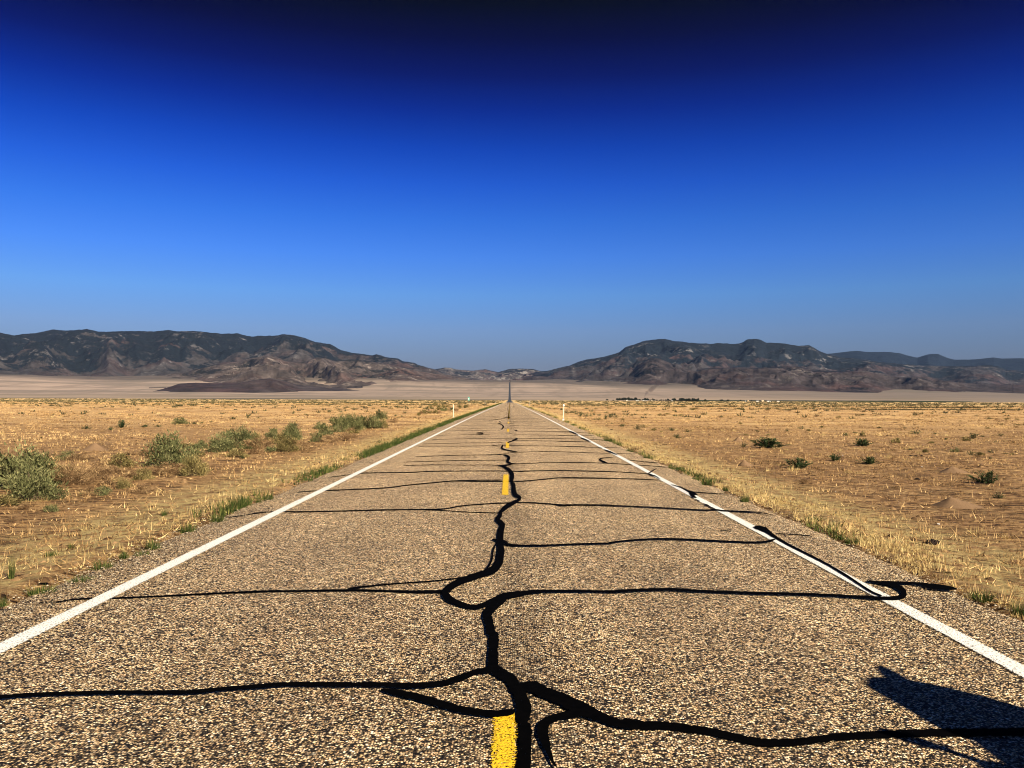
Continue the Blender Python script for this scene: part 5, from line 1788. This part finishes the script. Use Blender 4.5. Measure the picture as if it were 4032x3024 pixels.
for v in bm.verts:
    v.co = Vector((v.co.x * .098, v.co.y * .112 - .012, v.co.z * .125 + 1.645))
    if v.co.z < 1.60:
        v.co.y = min(v.co.y, -.045)
        v.co.z -= .05
    if v.co.y > .03 and v.co.z < 1.69:
        v.co.y = .03 - (v.co.y - .03) * .2
bm_obj("hair", bm, M_HAIR, per, True)
for nm, loc, sc in (("nose", (0, .115, 1.605), (.013, .020, .022)), ("ear", (-.088, .012, 1.61), (.012, .022, .032)), ("ear", (.088, .012, 1.61), (.012, .022, .032)), ("mouth", (0, .098, 1.562), (.026, .010, .007))):
    bm = bmesh.new()
    bmesh.ops.create_uvsphere(bm, u_segments=12, v_segments=8, radius=1, matrix=Matrix.Translation(loc) @ Matrix.Diagonal((*sc, 1)))
    bm_obj(nm, bm, M_SKIN if nm != "mouth" else plain("lips", (.35, .15, .12), .5), per, True)
for s_ in (-1, 1):
    bm = bmesh.new()
    bmesh.ops.create_uvsphere(bm, u_segments=12, v_segments=8, radius=.013, matrix=Matrix.Translation((s_ * .033, .094, 1.628)))
    e = bm_obj("eye", bm, M_EYE, per, True)
    bm = bmesh.new()
    bmesh.ops.create_uvsphere(bm, u_segments=10, v_segments=8, radius=.007, matrix=Matrix.Translation((s_ * .033, .1035, 1.628)))
    bm_obj("iris", bm, M_HAIR, e, True)
# cap with a long bill, pushed up and turned to the side
bm = bmesh.new()
bmesh.ops.create_uvsphere(bm, u_segments=24, v_segments=14, radius=1, matrix=Matrix.Translation((.08, .03, 1.69)) @ Matrix.Diagonal((.112, .115, .06, 1)))
bmesh.ops.bisect_plane(bm, geom=bm.verts[:] + bm.edges[:] + bm.faces[:], plane_co=(0, 0, 1.68), plane_no=(0, 0, -1), clear_outer=True)
cap = bm_obj("cap", bm, M_HAT, per, True)
bm = bmesh.new()
rows_ = []
for i in range(9):
    f = i / 8
    hw = .095 * math.sqrt(max(.02, 1 - f ** 2.6))
    rows_.append([bm.verts.new((.13 + .21 * f, hw * q, 1.705 + .13 * f ** 1.1 - .018 * q * q)) for q in (-1, -.5, 0, .5, 1)])
for a, b in zip(rows_[:-1], rows_[1:]):
    for k in range(4):
        bm.faces.new((a[k], a[k + 1], b[k + 1], b[k]))
bill = bm_obj("cap_bill", bm, M_HAT, cap, True)
hm = bill.modifiers.new("thick", 'SOLIDIFY')
hm.thickness = .008
per.rotation_euler = (0, 0, R(39))
# the phone in the outstretched hand
ph_ = bpy.data.objects.new("phone", None)
bm = bmesh.new()
bm_box(bm, (0, 0, 0), (.078, .010, .155), bevel=.004)
pho = bm_obj("phone", bm, M_PHONE)
q = Matrix.Rotation(R(39), 4, 'Z') @ Vector((-.555, .085, 1.45))
pho.location = (FEET.x + q.x, FEET.y + q.y, per.location.z + q.z)
pho.rotation_euler = (0, R(-8), R(39))
tag(pho, "black phone held up in the person's outstretched hand", "phone")
bm = bmesh.new()
bm_box(bm, (0, -.0062, 0), (.07, .002, .142))
bm_obj("screen", bm, M_WIN, pho)
